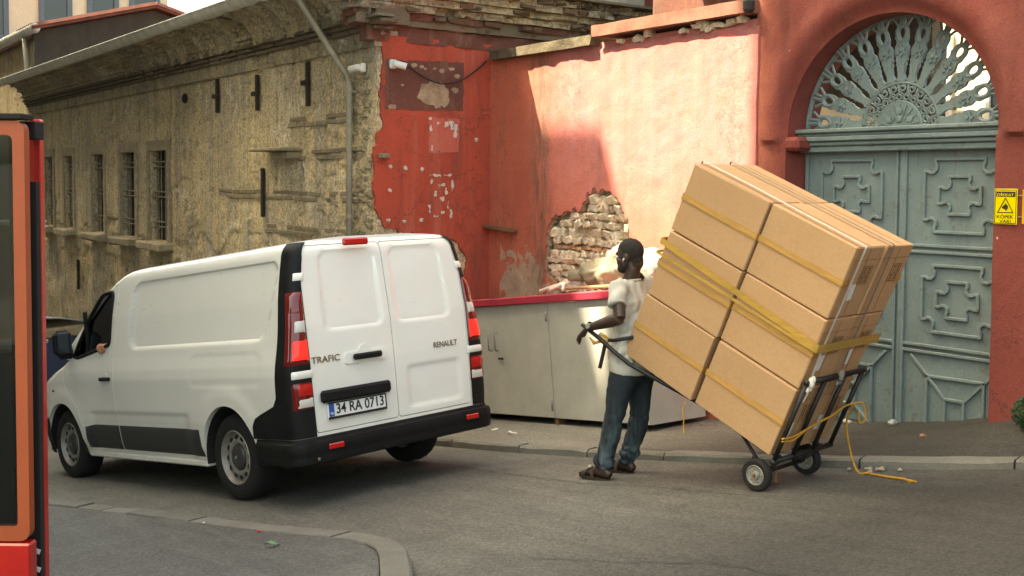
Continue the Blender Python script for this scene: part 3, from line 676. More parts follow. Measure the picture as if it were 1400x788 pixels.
def mould(pts, closed, r=.013, y=None):
    b = MB(L3); y = GYP-.008 if y is None else y; n = len(pts)
    for i in range(n if closed else n-1):
        a = Vector(pts[i]); c = Vector(pts[(i+1)%n]); d = c-a; L = d.length
        if L < 1e-4: continue
        ang = math.atan2(d.y, d.x); mid = (a+c)/2
        b.box((mid.x,y,mid.y), (L+r*.9,.024+.0007*(i%3),r*1.9), rot=Matrix.Rotation(-ang,3,'Y'), ch=.004)
    return b
def stepped(x0, x1, z0, z1, nx, nz, r):
    # square with notched corners, the notch corner rounded inwards
    P = []
    for cx, cz, sx, sz in ((x1,z1,1,1),(x0,z1,-1,1),(x0,z0,-1,-1),(x1,z0,1,-1)):
        A = [(cx,cz-sz*nz),(cx-sx*nx*.35,cz-sz*nz),(cx-sx*nx*.55,cz-sz*nz*1.12),(cx-sx*nx*.85,cz-sz*nz*1.1),(cx-sx*nx*1.1,cz-sz*nz*.85),(cx-sx*nx*1.12,cz-sz*nz*.55),(cx-sx*nx,cz-sz*nz*.35),(cx-sx*nx,cz)]
        if sx*sz < 0: A = A[::-1]
        P += A
    return P
for x0, x1 in ((-6.24,-5.30),(-5.265,-4.30)):
    lb = MB(L3); lb.box(((x0+x1)/2,GYP+.03,-.84), (x1-x0,.05,2.24)); leaf = lb.build('gate_leaf', GP, ga)
    c = (x0+x1)/2; w2 = .30
    mould([(x0+.012,-1.94),(x0+.012,.27)], False, .016).build('stile', GP, leaf); mould([(x1-.03,-1.94),(x1-.03,.27)], False, .012).build('stile', GP, leaf)
    for z in (-.47,-.52,-1.255,-1.305): mould([(x0+.03,z),(x1-.04,z)], False, .013).build('rail', GP, leaf)
    for z0, z1, i0, i1 in ((-.36,.205,-.22,.07),(-1.14,-.62,-1.02,-.74)):
        mould(stepped(c-w2,c+w2,z0,z1,.095,.095,.03), True).build('moulding', GP, leaf)
        mould(stepped(c-.175,c+.175,i0,i1,.088,.082,.03), True).build('moulding', GP, leaf)
    q0, q1, r0, r1 = c-.08, c+.08, -1.83, -1.65
    mould([(q0,r0),(q1,r0),(q1,r1),(q0,r1)], True).build('moulding', GP, leaf)
    for ax, az, cx_, cz_ in ((q0,r1,x0+.1,-1.34),(q1,r1,x1-.1,-1.34),(q0,r0,x0+.25,-1.96),(q1,r0,x1-.25,-1.96)): mould([(ax,az),(cx_,cz_)], False).build('moulding', GP, leaf)
    for x, zt in ((c-.24,-1.52),(c+.24,-1.50)): mould([(x,-1.95),(x,zt)], False).build('moulding', GP, leaf)
    mould([(c-.25,-1.49),(c+.25,-1.48)], False).build('moulding', GP, leaf)
b = MB(L3); b.box((-5.282,GYP-.005,-.84), (.03,.03,2.22), ch=.006); b.build('meeting_bead', GP, ga)
b = MB(L3)
for z, h, dy in ((.30,.05,.0),(.345,.035,.02),(.385,.04,.045),(.42,.03,.03),(.452,.035,.06)): b.box((GC,GYP-.03-dy/2,z), (1.90,.1+dy,h), ch=.008)
b.build('lintel', GP, ga)
FC = V(GC,GYP-.01,.47)
# fanlight: half disc, scroll ring, rays
hd = [(.19*math.cos(math.pi*k/20), .19*math.sin(math.pi*k/20)) for k in range(21)]
b = MB(L3); b.prism(hd, FC, (1,0,0), (0,0,1), -.015, .01)
for k in range(9):
    a = math.pi*(k+.5)/9; b.box(FC+V(.125*math.cos(a),-.012,.125*math.sin(a)), (.11,.016,.014), rot=Matrix.Rotation(-a,3,'Y'))
for a, r in ((1.57,.06),(.5,.11),(2.64,.11),(1.57,.12)): b.lathe([(.03,-.01),(.028,.012),(.012,.016)], 10, Matrix.Translation(FC+V(r*math.cos(a),-.012,r*math.sin(a))) @ Matrix.Rotation(math.pi/2,4,'X'))
b.build('half_disc', GP, ga)
for r in (.195,.345):
    b = MB(L3); b.tube([FC+V(r*math.cos(math.pi*k/28),0,r*math.sin(math.pi*k/28)) for k in range(29)], .013, 6); b.build('ring', GP, ga, True)
sb = MB(); pts = [V(.205+.02*t/3, 0, .035*math.sin(t*1.2)) for t in range(4)]
def spiral(cx, cz, r0, turns, s):
    return [V(cx+r0*(1-.6*k/18)*math.cos(s*turns*6.28*k/18), 0, cz+r0*(1-.6*k/18)*math.sin(s*turns*6.28*k/18)) for k in range(19)]
sb.tube(spiral(.235,.012,.03,1.2,1), .0085, 5); sb.tube(spiral(.305,-.012,.032,1.2,-1), .0085, 5); sb.tube([V(.2,0,-.02),V(.25,0,-.03),V(.28,0,.02),V(.34,0,.025)], .009, 5)
sme = sb.mesh('scroll', True); sme.materials.append(GP)
for k in range(11):
    o = obj('scroll', sme, None, ga, FC-L3); o.rotation_euler = (0,-math.pi*(k+.5)/11,0)
def ray_mesh():
    b = MB(); prof = [(.355,.032),(.37,.042),(.39,.034),(.42,.028),(.47,.034),(.5,.036),(.525,.050),(.545,.046),(.57,.058),(.60,.062),(.63,.058),(.655,.046),(.69,.050)]
    P = [(r,w_) for r,w_ in prof]+[(r,-w_) for r,w_ in prof[::-1]]; b.prism(rag(P,.014,.005,2), (0,0,0), (1,0,0), (0,0,1), -.018, .012)
    rosette = [(.595+(.042+.012*math.cos(6*a))*math.cos(a), (.042+.012*math.cos(6*a))*math.sin(a)) for a in [k*6.2832/24 for k in range(24)]]
    b.prism(rosette, (0,0,0), (1,0,0), (0,0,1), .012, .024); b.lathe([(.018,0),(.014,.012),(.004,.016)], 8, Matrix.Translation(V(.595,-.024,0)) @ Matrix.Rotation(math.pi/2,4,'X'))
    b.tube([V(.735+.062*math.cos(a),0,(.042+.007*math.cos(a))*math.sin(a)) for a in [k*6.2832/16 for k in range(16)]], .020, 6, closed=True)
    for s in (-1,1):
        b.tube([V(.66,0,s*.03),V(.70,0,s*.055),V(.73,0,s*.052)], .011, 5); b.tube([V(.78,0,s*.03),V(.82,0,s*.055),V(.86,0,s*.085)], .012, 5); b.tube([V(.45,0,s*.02),V(.49,0,s*.045),V(.52,0,s*.03)], .009, 5)
        b.tube([V(.80,0,s*.012),V(.90,0,s*.02)], .016, 5)
    me = b.mesh('ray', True, 45); me.materials.append(GP); return me
rm = ray_mesh()
for k in range(13):
    o = obj('ray', rm, None, ga, FC-L3); o.rotation_euler = (0,-math.pi*(k+.28)/12.6,0); o.location.y += .0008*(k%3)
b = MB(L3); b.tube([V(GC+(GR-.02)*math.cos(math.pi*k/36), GYP+.01, GSP+.03+(GR*.97-.03)*math.sin(math.pi*k/36)) for k in range(37)], .022, 6); b.build('outer_rim', GP, ga, True)

# court behind the gate
cb = thing('court_building', 'cream building seen bright through the fanlight rays', 'building', (-7,13,-1)); L4 = cb.location
b = MB(L4); b.slab((0,12.6,0), (1,0,0), (0,0,1), frange(-9.1,-5.9,.4), frange(-2,5,.4), lambda x,z: .004*fbm(x,z), .5); b.build('wall', CREAM, cb)
for x in (-8.35,-7.2):
    b = MB(L4); b.box((x,12.585,1.35), (.62,.03,1.1)); wn = b.build('window', WGLASS, cb); b = MB(L4)
    for dx in (-.31,0,.31): b.box((x+dx,12.56,1.35), (.05,.06,1.12))
    b.build('frame', WHITEP, wn)
pb = thing('porch', 'maroon porch wall behind the left side of the fanlight, shaded by an added roof', 'porch', (-7.9,9,-2)); L5 = pb.location
b = MB(L5); b.box((-8.05,8.6,1.0), (2.2,.15,6.0)); b.build('wall', MAROON, pb)
b = MB(L5); b.box((-7.4,8.2,2.55), (2.4,1.0,.1)); b.build('roof', WOOD, pb)  # roof slab added to keep the sun off the porch wall
# timber eaves rising behind the coping
ev = thing('timber_roof', 'dark timber eaves showing above the pink wall coping', 'roof', (-8.6,10.6,-1)); L6 = ev.location
b = MB(L6); b.box((-9.0,10.6,2.95), (3.6,1.5,.05), rot=Matrix.Rotation(.22,3,'Y')); b.build('roof_boards', WOOD, ev)
for k in range(5):
    b = MB(L6); b.box((-9.0,10.0+.3*k,2.86), (3.5,.07,.1), rot=Matrix.Rotation(.22,3,'Y')); b.build('rafter', WOOD, ev)
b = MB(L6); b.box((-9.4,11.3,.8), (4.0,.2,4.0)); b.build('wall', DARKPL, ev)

# ------------------------------------------------------------------ houses farther down the street
hs = thing('gable_house', 'dark gabled house with red tile verge rising behind the gutter', 'house', (-36,9.7,-6)); L7 = hs.location
HX = -30.2
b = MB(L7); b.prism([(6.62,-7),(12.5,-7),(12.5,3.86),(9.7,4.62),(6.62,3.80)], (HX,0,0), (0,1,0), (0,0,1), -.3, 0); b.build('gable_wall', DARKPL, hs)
b = MB(L7); b.slab((0,6.9,0), (1,0,0), (0,0,1), frange(-46,HX-.31,.2), frange(-7,3.8,.2), lambda x,z: .03*fbm(x*1.2,z*1.2,3,4), .3); b.build('street_wall', STONE, hs, True)
for s in (-1,1):
    b = MB(L7)
    for k in range(14):
        t0, t1 = k/14, (k+1)/14+.012; y0 = 9.7+s*t0*3.15; y1 = 9.7+s*t1*3.15; z0 = 4.72-t0*.86; z1 = 4.72-t1*.86
        for i in range(8):
            x = HX+.12-.22*i; b.tube([(x,y0,z0+.03),(x,y1,z1+.035)], .1, 6)
    b.build('roof_tiles', TILE, hs)['kind'] = 'stuff'
    b = MB(L7); b.box((HX-7.9,9.7+s*1.6,4.27), (16.2,3.3,.06), rot=Matrix.Rotation(-s*.267,3,'X')); b.build('roof_slope', TILE, hs)
b = MB(L7); b.tube([(HX+.2,6.6,3.86),(-46,6.6,3.86)], .13, 8); g2 = b.build('gutter', ZINC, hs, True)
for k in range(14):
    b = MB(L7); b.lathe([(.137,-.02),(.137,.02)], 8, Matrix.Translation(V(HX+.1-.5*k,6.6,3.86)) @ Matrix.Rotation(math.pi/2,4,'Y')); b.build('gutter_band', ZINC, g2)
b = MB(L7); b.tube([(HX-1.0,6.6,3.75),(HX-1.3,6.75,2.5),(-31.6,6.8,2.1)], .075, 8); b.tube([(-31.0,6.75,1.8),(-28.6,6.2,.75)], .06, 8); b.build('downpipe', ZINC, hs, True)
b = MB(L7); b.box((-31.3,6.85,1.0),(1.0,.14,1.5)); b.build('pale_window_frame', WHITEP, hs); 
cr = thing('cream_block', 'tall cream apartment block with dark windows behind the tiled gable', 'building', (-54,11,-8)); L8 = cr.location
b = MB(L8); b.box((-54,10.9,3), (12,10.2,24)); b.build('wall', CREAM, cr)
for y in (8.9,11.35,13.25,15.0) :
    for z in (6.9,10.2):
        b = MB(L8); b.box((-47.985,y,z), (.04,1.05,2.3)); wn = b.build('window', WGLASS, cr); b = MB(L8)
        for dy in (-.55,.55): b.box((-47.95,y+dy,z), (.12,.2,2.4))
        b.box((-47.95,y,z-1.2), (.14,1.3,.14)); b.build('frame', WFRAME, wn)
# buildings across the street, behind the camera: unseen, placed to shade the street except for the alley between them
OPPW = S('shade_block_ochre_render', (.24,.20,.15), .9, .2, 2, .2, 20, world=True)
def opp(name, label, x0, x1, y0, y1, z1, col):
    t = thing(name, label, 'building', ((x0+x1)/2,(y0+y1)/2,-3)); Lo = t.location
    b = MB(Lo); b.box(((x0+x1)/2,(y0+y1)/2,(z1-8)/2), (x1-x0,y1-y0,z1+8)); b.build('wall', col, t)
    for k in range(int((x1-x0)/2.6)):
        for fl in range(int((z1-1)/3.2)):
            b = MB(Lo); b.box((x0+1.3+2.6*k,y1+.01,1.6+3.2*fl), (1.1,.06,1.7)); b.build('window', WGLASS, t)
    b = MB(Lo); b.box(((x0+x1)/2,y1+.02,z1-.55), (x1-x0-.02,.3,.25)); b.build('cornice', WHITEP, t); return t
OY = -2.6; TL = math.tan(math.radians(SUN_EL)); k_ = (7.4-OY)/SUN_H.y
AX = -8.72-SUN_H.x*k_; AZ = .60+TL*k_; BXX = -6.66-SUN_H.x*k_
opp('unseen_shade_block', 'plain added unseen shade block across the street beside the alley', AX-6.5, AX, OY-9, OY, AZ, OPPW)
opp('unseen_shade_block', 'tall added unseen shade block across the street farther downhill', AX-56, AX-19, OY-9, OY+.1, 18.7, OPPW)
opp('unseen_shade_block', 'lower added unseen shade block across the street between taller ones', AX-18.98, AX-6.52, OY-9, OY+.05, 24, OPPW)
ob = opp('unseen_shade_block', 'taller added unseen shade block across the street behind the viewer', BXX, BXX+7.4, OY-9, OY, 36, OPPW)
by_ = MB(ob.location); bxl = -7.72-.623*(6.6-OY); bzt = -1.0+TL*(6.6-OY)/SUN_H.y; by_.box(((BXX+bxl)/2,OY-.25,(bzt-6)/2), (BXX-bxl,.5,bzt+6)); by_.build('shade_bay', OPPW, ob)  # unseen bay, added to cut the sunlight reaching the cabinet
# ------------------------------------------------------------------ white van
def mat_paint():
    m = NM('white_van_paint'); p = m.obj(); a = m.noise(p, 2.2, 6, .6); d = m.noise(m.map(p,(1,1,3)), 5, 6, .65); o = m.sep(p)
    low = m.math('DIVIDE', m.math('SUBTRACT', 1.0, o[2]), .75, cl=True)
    c = m.mix(m.ramp(a,[(.3,0),(.7,1)]), (.82,.805,.735), (.86,.85,.78))
    c = m.mix(m.math('MULTIPLY', m.math('MULTIPLY', low, m.ramp(d,[(.35,.2),(.7,1)])), .28), c, (.42,.37,.28))   # road dust
    return m.out(c, m.math('ADD', .20, m.math('MULTIPLY', d, .22)), 0, None, Coat_Weight=1.0, Coat_Roughness=.05)
VPAINT = mat_paint()
BLKP = S('black_bumper_plastic', (.008,.0085,.0085), .6, .3, 5, .25, 120, Specular_IOR_Level=.22)
GREYP = S('grey_side_plastic', (.03,.032,.033), .5, .15, 5, .2, 120)
RUBBER = S('tyre_rubber', (.007,.007,.0065), .85, .25, 9, .3, 60)
STEEL = S('wheel_steel', (.24,.23,.20), .42, .25, 12, .1, 60, .15)
CAP = S('hub_cap', (.05,.05,.05), .45, .2, 12, .1, 60, .2)
REDL = NM('dark_red_lens').out((.16,.006,.006), .12, 0, None, Coat_Weight=.6)
REDLIT = NM('lit_brake_lens').out((.55,.01,.012), .2, 0, None, Emission_Color=(1,.03,.03), Emission_Strength=.22)
REDM = NM('red_lens').out((.5,.012,.012), .18, 0, None, Coat_Weight=.5)
CLEARL = NM('clear_lens').out((.62,.60,.54), .15, 0, None, Coat_Weight=.6)
PLATEW = S('plate_white', (.8,.8,.77), .4, .04, 9, 0, 10)
INK = S('black_ink', (.015,.015,.015), .5, .1, 9, 0, 10)
EUB = S('plate_blue', (.02,.09,.36), .4, .05, 9, 0, 10)
CHROME = S('badge_metal', (.34,.27,.18), .3, .15, 30, 0, 10, .85)
SEAM = S('seam_shadow_rubber', (.015,.015,.015), .8, .1, 9, 0, 10)
SEATM = S('dark_seat_fabric', (.035,.036,.04), .9, .2, 9, .3, 120)
def mat_glass():
    m = NM('tinted_glass'); t = m.t; out = t.nodes['Material Output']; t.nodes.remove(m.b)
    tr = m.n('BsdfTransparent'); tr.inputs[0].default_value = (.55,.6,.57,1); gl = m.n('BsdfGlossy'); gl.inputs['Roughness'].default_value = .02
    fr = m.n('Fresnel'); fr.inputs[0].default_value = 1.5; mx = m.n('MixShader')
    t.links.new(fr.outputs[0], mx.inputs[0]); t.links.new(tr.outputs[0], mx.inputs[1]); t.links.new(gl.outputs[0], mx.inputs[2]); t.links.new(mx.outputs[0], out.inputs[0]); return m.m
GLASS = mat_glass()
vy, vp, vr = -.156, .141, -.012
fw = V(-math.cos(vy)*math.cos(vp), math.sin(vy)*math.cos(vp), -math.sin(vp)); lv = V(0,0,1).cross(fw).normalized(); uv = fw.cross(lv)
lv, uv = lv*math.cos(vr)+uv*math.sin(vr), uv*math.cos(vr)-lv*math.sin(vr)
van = thing('delivery_van', 'white panel van with black bumper and lit brake lights driving downhill', 'van', mat4=frame_m(V(-8.129,4.078,-2.455), fw, lv, uv))
XF = [(.25,3.90),(.45,4.0),(.7,4.03),(.85,4.0),(.95,3.92),(1.03,3.72),(1.10,3.45),(1.16,3.26),(1.22,3.16),(1.5,2.74),(1.72,2.38),(1.80,2.22),(1.9,1.95),(2,1.5)]
HWD = [(.25,.885),(.4,.925),(.6,.948),(.95,.956),(1.03,.948),(1.15,.925),(1.5,.872),(1.75,.822),(1.82,.805)]
XR = [(.25,-.92),(1.0,-.935),(1.3,-.93),(1.82,-.885),(2,-.86)]
RC = .085
def sdbox(x, z, x0, x1, z0, z1, r):
    qx = abs(x-(x0+x1)/2)-(x1-x0)/2+r; qz = abs(z-(z0+z1)/2)-(z1-z0)/2+r
    return math.hypot(max(qx,0),max(qz,0))+min(max(qx,qz),0)-r
def e_side(x, z):
    zz = z+.045*sstep(1.5,-.6,x)*0
    d = sdbox(x+ .22*(z-1.5)*(1 if x < .4 else 0), z-.02*x*0, -.66, 1.62, 1.22, 1.80, .12)
    e = -.020*sstep(.006,-.014,d)
    for cx in (0., 3.098):
        r = math.hypot(x-cx, z-.33); e += .011*sstep(.60,.47,r)*sstep(.3,.42,z)
    e += -.018*sstep(.68,.64,z)*sstep(.56,.70,x)*sstep(.56,.70,abs(x-3.098))
    d2 = sdbox(x, z, -.55, .55, .88, 1.14, .1); e += -.004*sstep(.01,-.02,d2)
    e += -.012*math.exp(-((x-2.45)/.5)**2-((z-.85)/.18)**2)
    return e
def e_rear(y, z):
    a = abs(y); d = sdbox(a, z, .075, .665-.03*(z-1.5), 1.25, 1.83, .07)
    e = .014*sstep(.008,-.014,d)
    if y < 0:
        d2 = sdbox(a, z, .12, .66, .58, .90, .04); e += .012*sstep(.012,-.02,d2)
    return e
def body_half(z, ins=0., roof=0.):
    w_ = interp(HWD, z)-ins-roof; xr = interp(XR, z)+ins+roof*.6; xf = interp(XF, z)-ins; rc = max(.02,RC-ins*.5)
    P = []
    for i in range(37): P.append((xr+(e_rear(w_*i/36,z)), (w_-rc)*i/36, 'r'))
    for i in range(1,9):
        a = math.pi/2*i/9; P.append((xr+rc-rc*math.cos(a), w_-rc+rc*math.sin(a), 'c'))
    rfx = .62 if z < 1.0 else lerp(.62,.30,sstep(1.,1.3,z)); x0 = xr+rc; x1 = xf-rfx
    for i in range(121): P.append((lerp(x0,x1,i/120), w_, 's'))
    for i in range(1,21):
        a = math.pi/2*i/20; ex = .5 if z > 1.15 else .95
        P.append((x1+rfx*math.sin(a)**ex if i < 20 else xf, w_*math.cos(a)**ex if i < 20 else 0, 'f'))
    return P
def ring(z, ins=0., roof=0., emb=True):
    H = body_half(z, ins, roof); L = []
    for x, y, k in H: L.append(V(x, y+(e_side(x,z) if emb and k == 's' and not roof else 0), z))
    Rr = []
    for x, y, k in H[1:-1]:
        ex = 0
        if k == 'r': ex = e_rear(-y,z)-e_rear(y,z)
        Rr.append(V(x+ex, -(y+(e_side(x,z) if emb and k == 's' and not roof else 0)), z))
    return L+Rr[::-1]
def body(ins=0.):
    rings = [ring(z, ins) for z in [.25+ins]+frange(.28+ins,1.80,.0145)]
    for k in range(1,8):
        th = k*.19; z = 1.80+(.125-ins)*math.sin(th); rings.append([V(p.x,p.y,z) for p in ring(1.80+.02*k, ins, .125*(1-math.cos(th))-.0)])
    top = rings[-1]; zt = top[0].z
    for sy, dz in ((.8,.012),(.5,.024)): rings.append([V(p.x-(0 if p.x < 1.5 else .1*(1-sy)), p.y*sy, zt+dz) for p in top])
    n = len(rings[0]); vs = [p for r in rings for p in r]; fs = []
    for j in range(len(rings)-1):
        for i in range(n): fs.append((j*n+(i+1)%n, j*n+i, (j+1)*n+i, (j+1)*n+(i+1)%n))
    fs.append(tuple(range(n))); fs.append(tuple((len(rings)-1)*n+i for i in range(n))[::-1])
    b = MB(); b.add(vs, fs); return b.mesh('body')
def fix_normals(me):
    bm = bmesh.new(); bm.from_mesh(me); bmesh.ops.recalc_face_normals(bm, faces=bm.faces); bm.to_mesh(me); bm.free(); return me
def pr_y(poly, y0, y1):           # prism of an (x,z) outline along y
    b = MB(); b.prism(poly, (0,0,0), (1,0,0), (0,0,1), -y1, -y0); return fix_normals(modded(b.mesh(), ('TRIANGULATE', {})))
def pr_x(poly, x0, x1):           # prism of a (y,z) outline along x
    b = MB(); b.prism(poly, (0,0,0), (0,1,0), (0,0,1), x0, x1); return fix_normals(modded(b.mesh(), ('TRIANGULATE', {})))
def rounded(poly, r, n=5):
    out = []; m = len(poly)
    for i in range(m):
        p0, p1, p2 = Vector(poly[i-1]), Vector(poly[i]), Vector(poly[(i+1)%m]); a = (p0-p1); c = (p2-p1); rr = min(r, a.length*.45, c.length*.45)
        A = p1+a.normalized()*rr; B = p1+c.normalized()*rr
        for k in range(n+1):
            t = k/n; q = A*(1-t)**2+p1*2*t*(1-t)+B*t*t; out.append((q.x,q.y))
    return out
shell = boolean(fix_normals(body()), fix_normals(body(.045)))
for cx in (0., 3.098):            # wheel arches
    for sgn in (1,-1):
        b = MB(); b.lathe([(.405,0),(.405,.6)], 48, Matrix.Translation(V(cx,sgn*.5,.335)) @ Matrix.Rotation(-sgn*math.pi/2,4,'X')); shell = boolean(shell, fix_normals(b.mesh()))
        b = MB(); b.box((cx,sgn*.8,.25), (.81,.6,.3)); shell = boolean(shell, b.mesh())
b = MB(); b.box((-.9,0,.1), (1.0,2.4,.44)); shell = boolean(shell, b.mesh())
WINP = rounded([(2.02,1.27),(2.75,1.155),(2.86,1.175),(2.42,1.585),(2.24,1.735),(2.02,1.745)], .05)
DOORP = rounded([(1.93,.36),(1.93,1.80),(2.20,1.80),(2.40,1.69),(2.98,1.16),(3.02,1.0),(2.98,.88),(2.72,.70),(2.58,.36)], .06)
def off(poly, d):
    c = [sum(p[0] for p in poly)/len(poly), sum(p[1] for p in poly)/len(poly)]
    return [(p[0]+d*(1 if p[0] > c[0] else -1), p[1]+d*(1 if p[1] > c[1] else -1)) for p in poly]
doors = []
for sgn in (1,-1):
    y0, y1 = (.3,1.3) if sgn > 0 else (-1.3,-.3)
    dm = boolean(shell, pr_y(DOORP, y0, y1), 'INTERSECT'); dm = boolean(dm, pr_y(WINP, y0, y1)); doors.append(dm)
    shell = boolean(shell, pr_y(off(DOORP,.0055), y0, y1))
ws = rounded([(-.74,1.24),(.74,1.24),(.66,1.74),(-.66,1.74)], .06); shell = boolean(shell, pr_x(ws, 2.2, 3.6))
RDL = rounded([(.004,.525),(.755,.525),(.765,.9),(.772,1.3),(.755,1.885),(.004,1.885)], .03); RDR = [(-y,z) for y,z in RDL]
rdoors = [boolean(shell, pr_x(q, -1.3, -.7), 'INTERSECT') for q in (RDL, RDR)]
for q in (RDL, RDR): shell = boolean(shell, pr_x(off(q,.005), -1.3, -.7))
obj('body', smooth_me(shell, 32), VPAINT, van)
for sgn, dm in zip((1,-1), doors):
    d = obj('door', smooth_me(dm, 32), VPAINT, van)
    b = MB(); b.box((2.07,sgn*.965,.965), (.2,.035,.035), ch=.012); b.build('handle', BLKP, d)
    b = MB(); b.lathe([(.055,0),(.05,.006),(.0,.0065)], 16, Matrix.Translation(V(2.08,sgn*.945,.965)) @ Matrix.Rotation(-sgn*math.pi/2,4,'X'), caps=False); b.build('handle_cup', VPAINT, d)
    g0 = body(.018); g1 = body(.024); gm = boolean(fix_normals(g0), fix_normals(g1)); gm = boolean(gm, pr_y(off(WINP,.02), .3 if sgn > 0 else -1.3, 1.3 if sgn > 0 else -.3), 'INTERSECT')
    obj('window', smooth_me(gm, 32), GLASS, d)
    # black window surround as a tube round the outline
    pts = [V(x, sgn*(interp(HWD,z)+.002+(0 if x < 2.5 else -.03*sstep(2.45,2.95,x))), z) for x,z in WINP]
    b = MB(); b.tube(pts, .02, 6, closed=True); b.build('window_seal', BLKP, d, True)
    b = MB(); b.box((2.54,sgn*.885,1.38), (.03,.03,.42), rot=Matrix.Rotation(.03,3,'Y')); b.build('quarter_bar', BLKP, d)
b = MB(); b.grid(8, 6, lambda i,j: (lambda y,z: V(interp(XF,z)-.02-.10*(abs(y)/.74)**2, y, z))(lerp(-.74,.74,i/8), lerp(1.23,1.75,j/6))); b.build('windscreen', GLASS, van, True)
# outline helper for trims wrapping the rear corner
def corner_pt(z, s, sgn, o=.004):
    # s=0 at the start of the corner arc on the side, negative forward, arc length RC*pi/2, then towards the centre of the rear
    w_ = interp(HWD, min(z,1.82)); xr = interp(XR, z); LA = RC*math.pi/2; top = max(0, z-1.80)
    if top > 0:
        th = math.asin(min(1,top/.125)); w_ = interp(HWD,1.80)-.125*(1-math.cos(th)); xr = interp(XR,1.82)+.075*(1-math.cos(th))
    if s <= 0: x = xr+RC-s; e = e_side(x,z) if z < 1.8 else 0; return V(x, sgn*(w_+e+o), z)
    if s < LA:
        a = s/RC; return V(xr+RC-(RC+o)*math.sin(a), sgn*(w_-RC+(RC+o)*math.cos(a)), z)
    q = s-LA; y = w_-RC-q; return V(xr-o+e_rear(y,min(z,1.85)), sgn*y, z)
def rear_w(z): return interp([(.5,.758),(.9,.768),(1.3,.776),(1.89,.758)], z)
def patch(name, mat, zs, s0, s1, sgn, o, parent, n=14, o_in=None):
    b = MB(); m = len(zs)-1
    def pt(i, j):
        z = zs[j]; s = lerp(s0(z), s1(z), i/n); oo = o
        if o_in is not None:
            e = min(i, n-i, j, m-j); oo = o_in if e == 0 else (lerp(o_in,o,.75) if e == 1 else o)
        return corner_pt(z, s, sgn, oo)
    b.grid(n, m, pt, flip=(sgn < 0)); return b.build(name, mat, parent, True)
LA = RC*math.pi/2
def s_door(z): return LA+max(0, interp(HWD,min(z,1.82))-.125*(1-math.cos(math.asin(min(1,max(0,z-1.8)/.125))))-RC-rear_w(z))
for sgn in (1,-1):
    tr = patch('corner_trim', BLKP, frange(.50,1.915,.03), lambda z: -interp([(.5,.46),(.60,.44),(.66,.40),(.74,.15),(.80,.105),(1.2,.075),(1.6,.065),(1.8,.05),(1.92,.02)],z), lambda z: s_door(z)-.004, sgn, .008, van, 24)
    lamp = patch('tail_lamp', REDL, frange(1.02,1.555,.02), lambda z: LA*.12, lambda z: s_door(z)-.006+.02*sstep(1.4,1.1,z)*0, sgn, .022, van, 12, .004)
    patch('brake_lamp', REDLIT, frange(1.055,1.205,.02), lambda z: LA*.55, lambda z: s_door(z)-.018, sgn, .027, lamp, 8, .02)
    patch('indicator', CLEARL, frange(1.255,1.345,.015), lambda z: LA*.62, lambda z: s_door(z)-.018, sgn, .027, lamp, 8, .02)
    patch('upper_lens', REDL, frange(1.39,1.52,.02), lambda z: LA*.30, lambda z: s_door(z)-.022, sgn, .0255, lamp, 8, .02)
    lo = patch('lower_lamp', REDL, frange(.70,.905,.02), lambda z: LA*.45, lambda z: s_door(z)-.004, sgn, .016, van, 8, .004)
    patch('fog_lens', REDM, frange(.80,.885,.017), lambda z: LA*.75, lambda z: s_door(z)-.012, sgn, .020, lo, 6, .014)
    patch('reverse_lens', CLEARL, frange(.72,.785,.013), lambda z: LA*.75, lambda z: s_door(z)-.012, sgn, .020, lo, 6, .014)
    for z in (1.66,.955): patch('hinge', VPAINT, frange(z-.034,z+.034,.0136), lambda z: LA*.5, lambda z: s_door(z)+.015, sgn, .015, van, 12, .004)
    # lower flank: moulding between the wheels
    for x0, x1 in ((.44,1.925),(1.94,2.60)):
        b = MB(); zz = [.325,.335,.40,.47,.53,.545]; oo = [0,.012,.016,.016,.012,0]; n = 30
        b.grid(n, 5, lambda i,j: (lambda x: V(x, sgn*(interp(HWD,zz[j])+e_side(x,zz[j])+oo[j]*(0 if i in (0,n) else 1)+.002), zz[j]-(.0 if x < 2.4 else .02*sstep(2.4,2.6,x)*(1 if j > 2 else 0))))(lerp(x0,x1,i/n)), flip=sgn > 0); b.build('side_moulding', GREYP, van, True)
    b = MB(); b.box((1.55,sgn*.86,.265), (2.2,.08,.05), ch=.01); b.build('sill', VPAINT, van)
# rear bumper swept round the tail
def bump_path():
    H = [(-.415,.9)]; P = []
    def pt(s, sgn): return corner_pt(.5, s, sgn, 0)
    L = [-.42,-.35,-.25,-.15,-.06,0]+[LA*k/8 for k in range(1,9)]
    W_ = interp(HWD,.5)-RC
    left = [pt(s,1) for s in L]+[pt(LA+W_*k/8,1) for k in range(1,9)]
    return left+[V(p.x,-p.y,p.z) for p in left[:-1]][::-1]
bp = bump_path(); NB = len(bp)
prof = [(-.02,.305),(.02,.305),(.045,.315),(.054,.35),(.05,.375),(.058,.388),(.06,.44),(.052,.465),(.02,.475),(.012,.495),(-.02,.50)]
def bpt(i, j):
    o, z = prof[j]; a = bp[max(i-1,0)]; c = bp[min(i+1,NB-1)]; t = (c-a).normalized(); nn = V(-t.y,t.x,0)
    if nn.x*1 > 0 and False: nn = -nn
    rear = sstep(-.5,-.9,bp[i].x); k = .35+.5*rear
    q = bp[i]+nn*(-o*k if (nn.dot(V(1,0,0)) > 0 and bp[i].x < -.8) or nn.y*bp[i].y < 0 else o*k); return V(q.x,q.y,z+.02*rear*0)
b = MB(); b.grid(NB-1, len(prof)-1, bpt, flip=True); rb = b.build('rear_bumper', BLKP, van, True, 50); fix_normals(rb.data)
for y in (.64,-.70):
    b = MB(); b.box((-.985,y,.418), (.02,.13,.04), ch=.006); b.build('reflector', REDM, rb)
